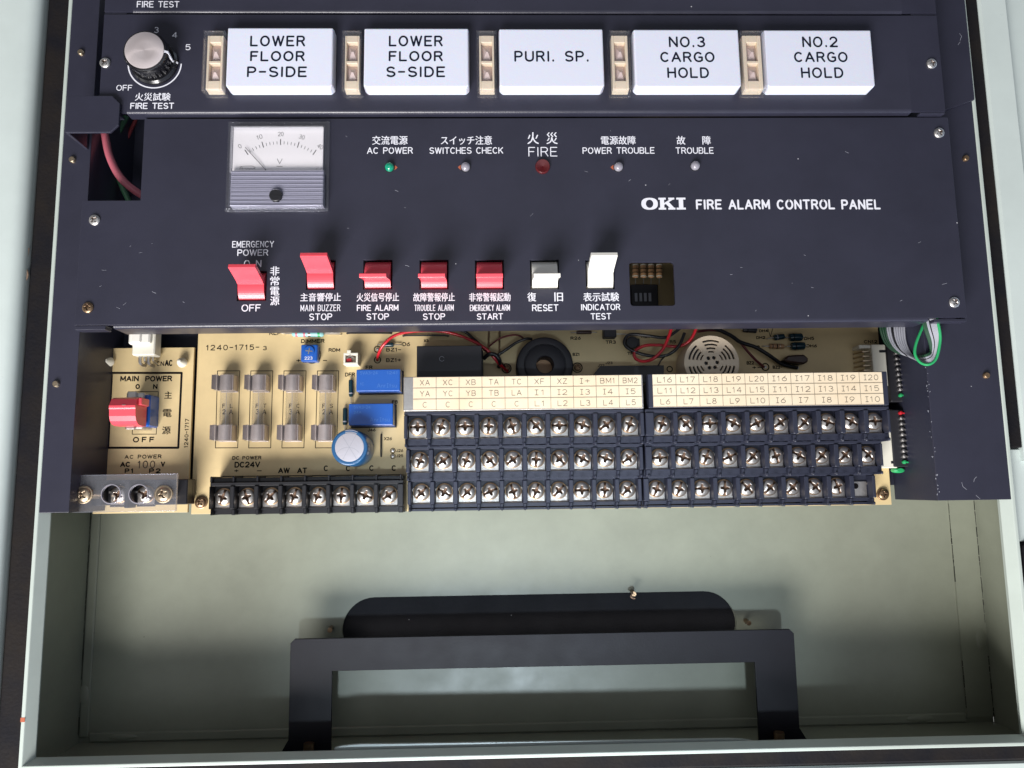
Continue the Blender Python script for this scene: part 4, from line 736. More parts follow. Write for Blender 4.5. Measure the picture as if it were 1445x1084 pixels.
# resistor, trimmer
def axial(name, lb, cat, px0, py0, px1, py1, r_, bodyf, mt, bands=(), grp=None, zc=None, band_mt='ink'):
    z_ = (zc if zc is not None else ZP + r_ + .2); a = Vector((*P(px0, py0, z_), z_)); b = Vector((*P(px1, py1, z_), z_)); m_ = (a + b) / 2; d = (b - a)
    th = thing(name, lb, cat, tuple(m_), grp); u0, u1 = bodyf
    part('lead', MB().tube([a + Vector((0, 0, -r_)), a + d * .03, b - d * .03, b + Vector((0, 0, -r_))], .25, 6, sub=1), 'tin', th)
    pa, pb_ = a + d * u0, a + d * u1; q = [pa, pa + d * .02, pa + d * .07, pb_ - d * .07, pb_ - d * .02, pb_]; mb = MB(); n = 14; t_ = d.normalized(); s1 = t_.cross(Vector((0, 0, 1))); s2 = s1.cross(t_); vs = []
    for i, p_ in enumerate(q):
        rr_ = r_ * (.55, .9, 1, 1, .9, .55)[i]
        for k in range(n): an = 2 * math.pi * k / n; vs.append(p_ + s1 * math.cos(an) * rr_ + s2 * math.sin(an) * rr_)
    fs = [(i * n + k, i * n + (k + 1) % n, (i + 1) * n + (k + 1) % n, (i + 1) * n + k) for i in range(5) for k in range(n)] + [tuple(range(n - 1, -1, -1)), tuple(range(5 * n, 6 * n))]
    mb.add(vs, fs, 0, True); part('body', mb, mt, th)
    for i, f in enumerate(bands):
        c0 = pa + (pb_ - pa) * f; L_ = (pb_ - pa).length * .07; vs = [c0 + t_ * sgn * L_ / 2 + s1 * math.cos(2 * math.pi * k / n) * r_ * 1.03 + s2 * math.sin(2 * math.pi * k / n) * r_ * 1.03 for sgn in (-1, 1) for k in range(n)]
        part('colour_band', MB().add(vs, [(k, (k + 1) % n, n + (k + 1) % n, n + k) for k in range(n)], 0, True), band_mt if isinstance(band_mt, str) else band_mt[i % len(band_mt)], th)
    return th
axial('resistor', 'pale blue banded resistor above the DIMMER trimmer', 'resistor', 401, 471, 481, 471.5, 1.5, (.14, .70), 'resist', (.15, .4, .55, .85), band_mt=('wpink', 'wpink', 'brass', 'wgreen'))
axial('diode', 'small dark blue diode left of the upper blue relay', 'diode', 495, 530, 495.5, 572, 1.05, (.14, .72), 'teal', (.8,), band_mt='wgrey')
axial('diode', 'small dark blue diode left of the lower blue relay', 'diode', 487, 572, 486.6, 608, 1.05, (.1, .78), 'teal', (.8,), band_mt='wgrey')
axial('diode', 'dark diode lying by the D6 marking', 'diode', 532, 486.5, 566, 486.5, 1.15, (.25, .7), 'teal', (.2,), band_mt='wgrey')
axial('resistor', 'brown resistor half under the panel edge near R26', 'resistor', 806, 469.5, 842, 469, .9, (.2, .8), 'brown', ())
axial('diode', 'dark glass diode right of DH2 marking', 'diode', 1083, 478, 1108, 474.5, 1.4, (.35, .95), 'teal', (.3,), band_mt='wgrey')
axial('resistor', 'tan banded resistor right of the cream buzzer wires', 'resistor', 1076, 488.5, 1108, 489, 1.2, (.3, .95), 'tanres', (.2, .5, .7), band_mt=('brown', 'ink', 'brass'))
axial('diode', 'dark teal diode left of the DH5 marking', 'diode', 1108, 476.5, 1136, 475.4, 1.9, (.2, .85), 'teal', (.3,), band_mt='ink')
axial('diode', 'dark teal diode left of the DH6 marking', 'diode', 1110, 489, 1140, 488, 1.9, (.2, .85), 'teal', (.3,), band_mt='ink')
axial('diode', 'dark diode at the panel edge above the cream buzzer', 'diode', 1046, 464.5, 1070, 466.5, 1.5, (.1, .9), 'black', (.3,), band_mt='ink')
x0, x1, y0, y1 = Rc(424.6, 448, 486.2, 510, -35.5)
th = thing('trimmer', 'small blue square dimmer trimmer with white figures 223', 'trimmer', ((x0 + x1) / 2, (y0 + y1) / 2, ZP)); part('body', MB().box(x0, x1, y0, y1, ZP, -35.5, ch=.4), 'blue', th)
cx_, cy_ = (x0 + x1) / 2, (y0 + y1) / 2 + .8; mb = MB(); mb.lathe(cx_, cy_, [(2.5, -35.6), (2.5, -35.0), (2.2, -34.9)], 24); part('rotor', mb, 'blue', th)
mb = MB(); mb.ribbon([(cx_ - 1.5, cy_ + .2), (cx_ + 1.5, cy_ - .2)], .55, -34.84); mb.ribbon([(cx_ - .2, cy_ - 1.3), (cx_ + .2, cy_ + 1.3)], .55, -34.83); part('rotor_slot', mb, 'tin', th)
text(th, '223', 429.6, 441, 503.3, 507.6, -35.5, 'print', .22)
# blue relays
def relay(px0, px1, py0, py1, h, lb, mt, grp=None, name='relay', txt=()):
    zt = ZP + h; x0, x1, y0, y1 = Rc(px0, px1, py0, py1, zt)
    th = thing(name, lb, 'relay', ((x0 + x1) / 2, (y0 + y1) / 2, ZP), grp); part('case', MB().box(x0, x1, y0, y1, ZP + 1.2, zt), mt, th, .35); part('base', MB().box(x0 - .5, x1 + .5, y0 - .5, y1 + .5, ZP, ZP + 1.2), 'black', th, .2)
    for (s_, a, b_, c, d) in txt: text(th, s_, a, b_, c, d, zt, 'blue_lo', .18, 1.4)
    return th, zt
relay(502.8, 564.8, 521.2, 552.2, 10, 'upper blue rectangular relay below the FR marking', 'blue', 'blue relays', txt=(('5VA3-24', 508, 533, 524, 528.6), ('1241', 546, 561, 524, 528.2), ('1C', 508, 514, 540, 544), ('Anritsu', 532, 560, 541, 547)))
relay(492, 554.6, 569.6, 600.2, 10, 'lower blue rectangular relay above the round capacitor', 'blue', 'blue relays', txt=(('5VA3-24', 499, 523, 572.5, 577), ('24A', 499, 510, 580, 584), ('Anritsu', 522, 550, 589, 595)))
th, zt = relay(588, 680, 487.8, 538, 17, 'black rectangular relay box beside the black buzzer', 'blackm')
cx_, cy_ = P(623.5, 506.5, zt); mb = MB(); mb.ribbon(arc(cx_, cy_, 1.1, 1.1, 20, 330, 18), .12, zt + .05); part('moulding_ring', mb, 'wgrey', th)
# capacitor
cx_, cy_ = P(503.5, 634.2, ZP); hz = 19.0; rt = 8.25
th = thing('capacitor', 'round blue electrolytic capacitor with scored silver top by the terminal strip', 'capacitor', (cx_, cy_, ZP))
mb = MB(); mb.lathe(cx_, cy_, [(rt, ZP + .1), (rt, ZP + hz - 1.2), (rt - .35, ZP + hz - .3), (rt - 1.0, ZP + hz), (rt - 1.7, ZP + hz - .15)], 48); part('sleeve', mb, 'capblue', th)
mb = MB(); mb.lathe(cx_, cy_, [(rt - 1.75, ZP + hz - .4), (rt - 1.85, ZP + hz - .05), (rt - 2.2, ZP + hz), (.001, ZP + hz)], 40); part('can_top', mb, 'aluflat', th)
mb = MB(); zt = ZP + hz + .04
for a in (0, 62, 122): 
    a = R(a); mb.ribbon([(cx_ - 6 * math.cos(a), cy_ - 6 * math.sin(a)), (cx_ + 6 * math.cos(a), cy_ + 6 * math.sin(a))] if a else arc(cx_ - .6, cy_ - 5.6, 6.0, 5.6, 35, 145, 8), .16, zt + a * .01)
part('score_lines', mb, 'wgrey', th)
mb = MB(); vs = []
for i in range(9): a = R(62 + 44 * i / 8); vs += [(cx_ + (rt - 1.75) * math.cos(a), cy_ + (rt - 1.75) * math.sin(a), ZP + hz + .03), (cx_ + (rt - .4) * math.cos(a), cy_ + (rt - .4) * math.sin(a), ZP + hz - .18)]
mb.add(vs, [(2 * i + 1, 2 * i, 2 * i + 2, 2 * i + 3) for i in range(8)][::1]); part('sleeve_mark', mb, 'wgrey', th)
mb = MB()
for row in range(3):
    for k in range(3):
        a = R(-18 + 13 * row); z_ = ZP + hz - 1.8 - k * 1.6; d = Vector((math.cos(a), math.sin(a), 0)); e = Vector((-math.sin(a), math.cos(a), 0)); c = Vector((cx_, cy_, z_)) + d * (rt + .04); mb.add([c - e * .7, c + e * .7, c + e * .7 + Vector((0, 0, 1.0)), c - e * .7 + Vector((0, 0, 1.0))], [(0, 1, 2, 3)])
part('sleeve_print', mb, 'print', th)['kind'] = 'stuff'
# small white 2-pin plug at DFR
x0, x1, y0, y1 = Rc(484.6, 505, 498, 514.5, -33)
th = thing('pin_socket', 'small white two pin socket with red insert above the DFR marking', 'connector', (x0, y0, ZP))
mb = MB(); mb.box(x0, x1, y0, y0 + 1, ZP, -33).box(x0, x1, y1 - 1, y1, ZP, -33).box(x0, x0 + .9, y0 + 1, y1 - 1, ZP, -33).box(x1 - .9, x1, y0 + 1, y1 - 1, ZP, -33).box(x0 + 1.6, x0 + 3.4, y1, y1 + 1.3, ZP, -33).box(x0 + .9, x1 - .9, y0 + 1, y1 - 1, ZP, ZP + 2); part('shell', mb, 'connector', th, .15)
part('insert', MB().box(x0 + 1.3, x0 + 3.4, y0 + 1.3, y0 + 3, ZP + 2, -34), 'wred', th); part('loop', MB().tube([(x0 + 1.6, y0 + 3.0, -34), (x0 + 3, y0 + 4.0, -32.8), (x0 + 4.5, y0 + 3.2, -34)], .3, 6), 'tin', th)
# black buzzer
cx_, cy_ = P(769, 515, -27); zt = -27.0
th = thing('buzzer', 'round black buzzer with raised ring and central sound hole', 'buzzer', (cx_, cy_, ZP), None)
mb = MB(); mb.lathe(cx_, cy_, [(13.3, ZP), (13.3, zt - 1.2), (12.9, zt - .3), (12.4, zt), (10.0, zt), (9.9, zt - .7), (9.6, zt - .7), (9.4, zt + .3), (8.6, zt + .8), (4.3, zt + .9), (4.0, zt + .6), (4.0, ZP + 3)], 56); mb.f.pop(); mb.m.pop(); mb.sm.pop(); part('case', mb, 'blackm', th)
mb = MB(); mb.cyl(cx_, cy_, 4.0, ZP + 2.6, ZP + 3.2, 24); part('diaphragm', mb, 'tanres', th)
# cream buzzer
cx_, cy_ = P(1004.5, 512, -24); zt = -24.0
th = thing('buzzer', 'round cream slotted buzzer grille beside the black and red wires', 'buzzer', (cx_, cy_, ZP), None)
holes = []
for sct in range(6):
    a0 = 30 + 60 * sct
    for (q0, q1, ins) in ((10.1, 10.95, 9), (8.35, 9.15, 10.5), (6.6, 7.35, 12.5), (4.95, 5.55, 15.5)):
        a_, b_ = a0 - 30 + ins, a0 + 30 - ins; holes.append(arc(cx_, cy_, q1, q1, a_, b_, 8) + arc(cx_, cy_, q0, q0, b_, a_, 8))
for k in range(6): holes.append(circ(cx_ + 2.6 * math.cos(R(60 * k + 4)), cy_ + 2.6 * math.sin(R(60 * k + 4)), .85, 12))
part('grille', plate_mesh(circ(cx_, cy_, 12.9, 56), holes, zt - 1.3, zt, .25, 'cream_light', ORG[th.name]), None, th, local=True)
mb = MB(); mb.lathe(cx_, cy_, [(13.0, ZP), (13.2, zt - 3), (12.9, zt - 1.3)], 48); mb.f.pop(-2); mb.m.pop(-2); mb.sm.pop(-2); part('case', mb, 'cream_light', th); mb = MB(); mb.cyl(cx_, cy_, 11.9, zt - 2.2, zt - 1.9, 32); part('inner_disc', mb, 'black', th)
part('case_ear', MB().box(cx_ + 12, cx_ + 15.6, cy_ - 3.4, cy_ + .4, ZP, ZP + 5, ch=.8), 'cream_light', th)
# transistor, small screws, dark strip
cx_, cy_ = P(892.5, 483, -34); mb = MB(); mb.lathe(cx_, cy_, [(3, ZP + 1), (3, -34.4), (2.7, -34)], 24); mb.box(cx_ + 1.2, cx_ + 3.6, cy_ - 1.9, cy_ + 1.9, ZP + 1, -34.6); single('transistor', mb, 'black', 'small round black transistor inside the black wire loop', 'transistor', (cx_, cy_, ZP))
mb = MB(); mb.box(*Rc(852, 870, 462, 476, -34), ZP + 1, -34, ch=.4); single('transistor', mb, 'blackm', 'small dark flat transistor above the TR3 marking', 'transistor', (*P(861, 470, ZP), ZP))
a0 = P(839, 526.5, -37); a1 = P(847, 516.8, -37); a2 = P(936.5, 515.8, -37); a3 = P(936.5, 540, -37); a4 = P(839, 540, -37)
single('heat_strip', MB().prism([a4, a3, a2, a1, a0], ZP, -36.4), 'black', 'flat dark strip with slanted left end behind the label strips', 'strip', (*a1, ZP))
for (px, py) in ((814.8, 519), (714.8, 520)): x_, y_ = P(px, py, ZP); screw(pb, x_, y_, ZP + .4, head_mesh(1.7, .9, False, 'screw', ('brownscrew', 'recess')))
mb = MB(); pts = [(1106, 508), (1112, 501.5), (1135, 500), (1141, 505), (1141, 510), (1135, 514), (1113, 511)]
single('film_capacitor', MB().prism([P(a, b, -34) for a, b in pts][::-1], ZP + .6, -34), 'brown', 'dark brown flat film capacitor above the label strip right of the cream buzzer', 'capacitor', (*P(1122, 507, ZP), ZP), None, .8)
# wires on the board
def wire(lb, pts, r_, mt, cat='wire', name='wire', grp=None, sub=6):
    q = [(*P(px, py, z_), z_) for px, py, z_ in pts]; return single(name, MB().tube(q, r_, 10, sub=sub), mt, lb, cat, q[len(q) // 2], grp)
wire('red wire arching from the BZ1 plus pad up under the panel edge', [(532.5, 508, ZP + .4), (534, 500, -34), (541, 487, -30), (556, 474, -29), (580, 468, -29), (620, 467, -30), (655, 476, -30), (685, 492, -30), (703, 512, -32), (716, 524, -38)], .72, 'wred')
wire('black wire behind the red wire crossing to the black buzzer relay', [(600, 455, -33), (650, 466, -32), (668, 478, -32), (686, 495, -32), (700, 506, -34), (712, 518, -37)], .7, 'wblack')
wire('thin dark red wire looping up beside the black buzzer', [(690, 489, -36), (705, 478, -34), (722, 473, -34), (733, 474, -35), (741, 480, -36)], .42, 'wdred')
wire('black wire running from the tied bundle to the black buzzer top', [(700, 503, -33), (715, 493, -32), (728, 484, -31), (742, 478.5, -30), (750, 478.5, -32)], .7, 'wblack')
wire('black tie band gripping the wire bundle beside the black relay', [(683, 506, -33), (690, 500, -30), (699, 501, -30), (705, 509, -31), (704, 518, -35)], 1.0, 'wblack', 'tie', 'cable_tie')
wire('black wire looping round the small transistor', [(960, 463, -30), (940, 476, -30), (915, 474, -30), (896, 472, -31), (885, 474, -31), (881, 484, -31), (887, 492, -31), (903, 499, -31), (925, 503, -31), (944, 500, -30), (958, 488, -29), (966, 470, -29)], .75, 'wblack')
wire('bright red wire loop left of the cream buzzer', [(948, 462, -27), (944, 474, -27), (936, 492, -27), (922, 506, -28), (908, 510, -30), (897, 506, -31), (896, 496, -31), (909, 488, -31), (930, 487, -31), (957, 489, -30), (974, 480, -27), (983, 462, -26)], .75, 'wred')
wire('thin black wire from the black loop down to the dark strip', [(940, 502, -33), (934, 507, -36), (929, 516, -36)], .35, 'wblack')
wire('dark red wire from behind the cream buzzer to the BZ2 plus pad', [(985, 468, -30), (1005, 466, -33), (1025, 470, -35), (1042, 481, -35), (1055, 496, -35), (1066, 508, -36), (1078, 518, ZP + .6)], .62, 'wdred')
wire('thick black wire from behind the cream buzzer to the BZ2 minus pad', [(1000, 459, -30), (1030, 473, -32), (1045, 483, -34), (1066, 490, -35), (1086, 502, -36), (1104, 514, -38), (1125, 519, ZP + .6)], .95, 'wblack')
# right-hand white header with pins
x0, x1, y0, y1 = Rc(1232, 1251.5, 486, 545, -32)
th = thing('pin_header', 'white pin header standing on the upper right board edge beside the ribbon sockets', 'connector', (x0, y0, ZP))
part('shell', MB().box(x0, x1, y0, y1, ZP, -32, ch=.3).box(x1, x1 + 1.6, y0 - 5, y1 - 8, ZP, -36, ch=.3).box(x0 - 5.6, x0, y1 - 1.6, y1, ZP, -33, ch=.2), 'connector', th)
part('latch_gap', MB().box(x1 - 3.2, x1 + .3, y1 - 4, y1 - 2.8, -32.3, -31.95), 'black', th)
for k in range(5):
    yy = y1 - 3.2 - k * 2.25; part('pin', MB().tube([(x0 - 5.2, yy, ZP + .3), (x0 - 5.0, yy, ZP + 2.4), (x0 - 3.6, yy, -34), (x0 + .5, yy, -34)], .5, 6, sub=2), 'brass', th)
x0, x1, y0, y1 = Rc(1247.8, 1263.5, 578, 660.5, -34)
th = thing('pin_header', 'white pin header at the lower right board edge beside the terminal block', 'connector', (x0, y0, ZP))
part('shell', MB().box(x0 - 3, x1, y0, y1, ZP, -34, ch=.3), 'connector', th); part('latch_gap', MB().box(x1 - 3, x1 + .2, y0 + 2.0, y0 + 3.2, -34.3, -33.9), 'black', th); part('latch_gap', MB().box(x1 - 1.6, x1 + .2, y0 + 3.2, y0 + 8.2, -34.3, -33.88), 'black', th)
def socket(px0, px1, py0, py1, dots, lb, grn):
    z_ = -33.0; x0, x1, y0, y1 = Rc(px0, px1, py0, py1, z_); th = thing('ribbon_socket', lb, 'connector', (x0, y0, ZP), 'black ribbon cable sockets at the right board edge')
    part('body', MB().box(x0, x1, y0, y1, ZP - 1, z_, ch=.4), 'blackm', th)
    for i, (a, b, m_) in enumerate(dots):
        x_, y_ = P(a, b, z_ + .6); mb = MB(); mb.lathe(0, 0, [(.9, 0), (1.0, .7), (.8, 1.3), (.3, 1.5)], 10); mb.tube([(.5, .1, .9), (1.9, -.2, .5)], .42, 6, sub=1); og = ORG[th.name]; part('wire_end', mb, m_, th, 0, True, (x_ - og[0], y_ - og[1], z_ - og[2]))
    if grn: mb = MB(); x_, y_ = P(1269, 663.5, -35); mb.lathe(0, 0, [(2.6, -3), (2.7, 0), (1.6, 1)], 20); mb.v = [(a, b * .5, c) for a, b, c in mb.v]; og = ORG[th.name]; part('cable_end', mb, 'wgreen', th, 0, True, (x_ - og[0], y_ - og[1], -35 - og[2]))
ups = [491.5, 498.5, 506, 513.3, 521, 528.5, 536, 543.2, 549.6, 557.8]; lows = [582.7, 590.4, 598, 605.7, 613.2, 621.2, 628.8, 636.5, 644, 652]
socket(1254.5, 1277, 487.5, 567, [(1263 + .85 * i, ups[i], 'wred' if i == 0 else ('wgreen' if i == 9 else 'tin')) for i in range(10)], 'upper black socket with a column of ten wire ends', False)
socket(1259, 1281, 578, 659, [(1270.6 + .6 * i, lows[i], 'wred' if i == 0 else ('wgreen' if i == 9 else 'tin')) for i in range(10)], 'lower black socket with a column of ten wire ends and green tip', True)
# ribbon cable: ten conductors folded in a loop under the cover
rbx, rby = P(1300, 480, -20); th = thing('ribbon_cable', 'grey and green ribbon cable folded in a loop below the right end of the panel', 'cable', (rbx, rby, -25))
cols = ['wgreen', 'wgrey', 'wgrey', 'wgrey', 'wgrey', 'wgrey', 'wblack', 'wgrey', 'wgrey', 'wdgreen', 'wdgreen', 'wdgreen']
for i in range(12):
    t_ = i; q = [(1280 - 3.4 * t_, 452, -26), (1279 - 3.3 * t_, 466, -26), (1281 - 2.9 * t_, 484, -25 - .2 * t_), (1288 - 2.2 * t_, 501 - .4 * t_, -21 - .5 * t_), (1300 - 1.0 * t_, 512 - .9 * t_, -12 - .9 * t_), (1311 - .5 * t_, 513.5 - 1.1 * t_, -9.6 - .1 * t_), (1321 - .7 * t_, 503 - .7 * t_, -9.2 - .1 * t_), (1326.5 - 1.4 * t_, 482, -8.4 - .1 * t_), (1324 - 1.7 * t_, 465, -7.4 - .1 * t_), (1321 - 1.8 * t_, 450, -7 - .1 * t_)]
    if i == 0: q = [(1306, 452, -11.4), (1300, 466, -11.4), (1293, 484, -11.3), (1291, 499, -11.2), (1298, 511, -10.6), (1310, 514.5, -9.2), (1321, 506, -8.6), (1326.5, 482, -7.8), (1325.5, 465, -7), (1322, 450, -6.6)]
    part('conductor', MB().tube([(*P(a, b, z_), z_) for a, b, z_ in q], .62 if i == 0 else .5, 8, sub=5), cols[i], th)
q = [(1306, 452, -27), (1303, 470, -27), (1299, 485, -28)]; part('conductor', MB().tube([(*P(a, b, z_), z_) for a, b, z_ in q], .55, 8), 'wdred', th)
# items behind the small window
for i, px in enumerate((896.5, 907.8, 918.5, 930)):
    axial('resistor', 'banded resistor behind the small panel window, ' + ('leftmost of four', 'second of four', 'third of four', 'rightmost of four')[i], 'resistor', px, 360, px + .3, 401, 1.5, (.32, .78), 'tanres', (.08, .36, .64, .92), 'resistors behind the small window', zc=ZP + 10, band_mt=('connector', 'ink', 'ink', 'connector'))
x0, x1, y0, y1 = Rc(891, 929, 401, 437, -30); th = thing('dip_switch', 'dark square switch block behind the small panel window', 'switch', (x0, y0, ZP)); part('case', MB().box(x0, x1, y0, y1, ZP, -30, ch=.4), 'blackm', th); 
mb = MB()
for k in range(4): mb.box(x0 + 1.6 + 2.2 * k, x0 + 2.8 + 2.2 * k, y0 + 4, y0 + 8, -30, -29.6)
part('slider', mb, 'wgrey', th)['kind'] = 'stuff'

# ================================================================== TERMINAL BLOCKS
def plate_term():
    mb = MB(); mb.box(-4.1, 4.1, -5.5, 2.2, 0, .7, ch=.25); mb.box(-4.95, -4.1, .6, 1.5, .1, .9); mb.box(4.1, 4.95, .6, 1.5, .1, .9)
    mb.add([(-4.1, -4.6, .72), (4.1, -4.6, .72), (4.1, -5.5, 1.2), (-4.1, -5.5, 1.2), (-4.1, -5.7, .3), (4.1, -5.7, .3)], [(3, 2, 1, 0), (4, 5, 2, 3)]); return mb.mesh('clamp_plate', 'nickel')
def washer(): mb = MB(); mb.lathe(0, 0, [(3.95, 0), (3.95, .45), (3.7, .55)], 28); return mb.mesh('washer', ('brownscrew',))
PLATE = plate_term(); WASH = washer()
def cell(block, x_, y_, zf, scr=True):
    og = ORG[block.name]; t_ = part('terminal', PLATE, None, block, 0, True, (x_ - og[0], y_ - og[1], zf - og[2]))
    if scr:
        w_ = part('washer', WASH, None, t_, 0, True, (0, .1, .75)); s_ = part('screw', HEAD, None, t_, 0, True, (0, 0, 1.35)); s_.rotation_euler = (random.uniform(-.05, .05), random.uniform(-.05, .05), random.choice([0, .4, -.35, .8, -.8, 1.5, 1.2, -.5, .6, 1.9]))
    else:
        m2 = MB(); m2.lathe(-1.4, 0, [(1.9, .72), (1.9, .95), (1.5, 1.0)], 20); part('thread_hole', m2, 'tin', t_, 0, True); m2 = MB(); m2.lathe(-1.4, 0, [(1.35, 1.0), (1.35, 1.03)], 18); part('hole_shade', m2, 'ink', t_, 0, True)
    return t_
TY_ = (26.7, 12.1, -2.1); TZ = (-11.0, -19.0, -27.0)
def block3(name, lb, xs_rows, edges, nos):
    x0, x1 = edges[0]; b_ = thing(name, lb, 'terminal block', ((x0 + x1) / 2, 10, ZP)); hb = MB()
    for t_ in range(3):
        zt = TZ[t_]; yc = TY_[t_]; e0, e1 = edges[t_]; xs = xs_rows[t_]; pit = (xs[-1] - xs[0]) / 9; fl_ = zt - 6.2
        ytop = yc + 6.4; yfr = yc - 8.9 if t_ < 2 else yc - 8.6
        hb.box(e0, e1, yc - 5.4, ytop if t_ == 0 else ytop - 1.3, ZP, fl_)
        hb.box(e0, e1, yc + 4.9, ytop, (fl_ if t_ else ZP), zt - .6, ch=.25)
        # apron
        if t_ < 2: hb.box(e0, e1, yfr + .9, yc - 5.4, ZP, zt - 4.6); hb.box(e0, e1, yc - 6.2, yc - 5.4, zt - 4.6, zt - 4.0)
        else: hb.box(e0, e1, yfr + 1.6, yc - 5.4, ZP, zt - 6.0); hb.box(e0, e1, yfr, yfr + 1.0, ZP, zt - 7.2); hb.box(e0, e1, yc - 6.1, yc - 5.4, zt - 6.0, zt - 4.6)
        for k in range(11):
            xp = xs[0] - pit / 2 + k * pit; wd = 1.05
            if k == 0: xp0, xp1 = e0, xp + wd
            elif k == 10: xp0, xp1 = xp - wd, e1
            else: xp0, xp1 = xp - wd, xp + wd
            if t_ < 2 or True: hb.box(xp0, xp1, yc - 5.4, yc + 4.9, fl_, zt, ch=.3); hb.box(xp0 + .3, xp1 - .3, yfr + .3, yc - 5.4, ZP + .1, zt - 1.6, ch=.35); hb.box((xp0 + xp1) / 2 - .5, (xp0 + xp1) / 2 + .5, yfr - .1, yfr + 1.4, ZP + .2, zt - .9, ch=.3)
        for k, x_ in enumerate(xs): cell(b_, x_, yc, fl_, not (t_ == 2 and nos and k == 9))
    part('housing', hb, 'housing', b_)
    for t_ in (0, 1):
        for k in range(10):
            mb = MB(); x_ = xs_rows[t_][k]; y_ = TY_[t_] - 7.5; z_ = TZ[t_] - 4.55; mb.ribbon(arc(x_, y_, 1.45, 1.1, 0, 360, 20), .14, z_ + .03, cap=False); strokes(mb, ('A' if t_ == 0 else 'B') + str(k + 1), x_ - .8, x_ + .8, y_ - .55, y_ + .55, z_ + .05, .14)
            part('embossed_number', mb, 'housing', b_)
    return b_
def lin(a, b, n=10): return [a + (b - a) * i / (n - 1) for i in range(n)]
def xrow(p0, p1, py, z): return lin(P(p0, py, z)[0], P(p1, py, z)[0])
L1 = [xrow(589.3, 888.5, 600, -15), xrow(592.5, 887.3, 650, -23), xrow(594.5, 885.5, 694.5, -31)]
L2 = [xrow(934, 1234, 598, -15), xrow(931, 1224.5, 645, -23), xrow(926.5, 1213.5, 690, -31)]
E1 = [(P(570, 600, -11)[0], P(909.5, 600, -11)[0])] + [(P(573, 650, -19)[0], P(908, 650, -19)[0]), (P(575, 695, -27)[0], P(906, 695, -27)[0])]
E2 = [(P(911.5, 600, -11)[0], P(1257.5, 600, -11)[0]), (P(911, 645, -19)[0], P(1246.5, 645, -19)[0]), (P(908.6, 690, -27)[0], P(1236.5, 690, -27)[0])]
tb1 = block3('terminal_block', 'three tier navy terminal block in the middle, labelled XA to BM2', L1, E1, False)
tb2 = block3('terminal_block', 'three tier navy terminal block on the right, labelled L16 to I20, one screw missing', L2, E2, True)
def strip(lb, bx, cx_, rows, z_, cell_names):
    x0, x1, y0, y1 = Rc(*bx, z_); th = thing('label_strip', lb, 'label', ((x0 + x1) / 2, y0, z_ - 2)); part('carrier', MB().box(x0, x1, y0, y1, -16, z_ - .5, ch=.25), 'tin' if cx_[0] - bx[0] > 10 else 'housing', th)
    part('carrier_post', MB().box(x0 + 1, x1 - 1, y0 + 1, y1 - 3, ZP, -16.1), 'blackm', th)
    c0 = P(cx_[0], (bx[2] + bx[3]) / 2, z_)[0]; c1 = P(cx_[1], (bx[2] + bx[3]) / 2, z_)[0]; hh = (y1 - y0 - .5) / 3; n = 10; pw = (c1 - c0) / n
    for r_ in range(3):
        yt = y1 - .25 - r_ * hh
        cd_ = part('label_card', MB().box(c0, c1, yt - hh + .06, yt - .06, z_ - .45, z_, ch=.05), 'card', th)
        mb = MB()
        for k in range(1, n): mb.ribbon([(c0 + k * pw, yt - hh + .1), (c0 + k * pw, yt - .1)], .17, z_ + .05, cap=False)
        mb.ribbon([(c0 + .1, yt - hh + .16), (c1 - .1, yt - hh + .16)], .14, z_ + .04, cap=False); part('ruled_line', mb, 'ink_soft', cd_)
        for k in range(n):
            s_ = cell_names[r_][k]; m2 = MB(); wv = {1: 1.9, 2: 4.3, 3: 6.5}[len(s_)]; hgt = 2.45; xm = c0 + (k + .5) * pw + .1; ym = yt - hh / 2 - .05
            strokes(m2, s_, xm - wv / 2, xm + wv / 2, ym - hgt / 2, ym + hgt / 2, z_ + .04, .2, 1.9); part('lettering', m2, 'ink_soft', cd_)
strip('cream label strip over the middle terminal block, starting XA XC XB', (569, 908, 530.0, 578.2), (583, 905.5), 0, -9.5,
      ['XA XC XB TA TC XF XZ i+ BM1 BM2'.split(), 'YA YC YB TB LA i1 i2 i3 i4 i5'.split(), 'C C C C C L1 L2 L3 L4 L5'.split()])
strip('cream label strip over the right terminal block, starting L16 L17 L18', (915.5, 1254, 525.8, 573.6), (921.5, 1246), 0, -9.5,
      ['L16 L17 L18 L19 L20 i16 i17 i18 i19 i20'.split(), 'L11 L12 L13 L14 L15 i11 i12 i13 i14 i15'.split(), 'L6 L7 L8 L9 L10 i6 i7 i8 i9 i10'.split()])
# DC block: eight cells
zt = -26.0; fl_ = zt - 6.6; yc = P(430, 699, fl_ + 2.5)[1]; xs = lin(P(315.5, 699, -31)[0], P(549, 697, -31)[0], 8); pit = (xs[-1] - xs[0]) / 7
tb3 = thing('terminal_block', 'black eight way terminal strip for DC 24 V at the lower left of the board', 'terminal block', ((xs[0] + xs[-1]) / 2, yc, ZP)); hb = MB(); e0 = P(295, 700, zt)[0]; e1 = P(569, 700, zt)[0]
hb.box(e0, e1, yc - 5.6, yc + 6.3, ZP, fl_); hb.box(e0, e1, yc + 4.6, yc + 6.3, fl_, zt - .8, ch=.25); hb.box(e0, e1, yc + 6.3, yc + 8.3, ZP, zt - 3, ch=.3); hb.box(e0, e1, yc - 8.2, yc - 5.6, ZP, zt - 7.2); hb.box(e0, e1, yc - 6.3, yc - 5.6, zt - 7.2, zt - 5.4)
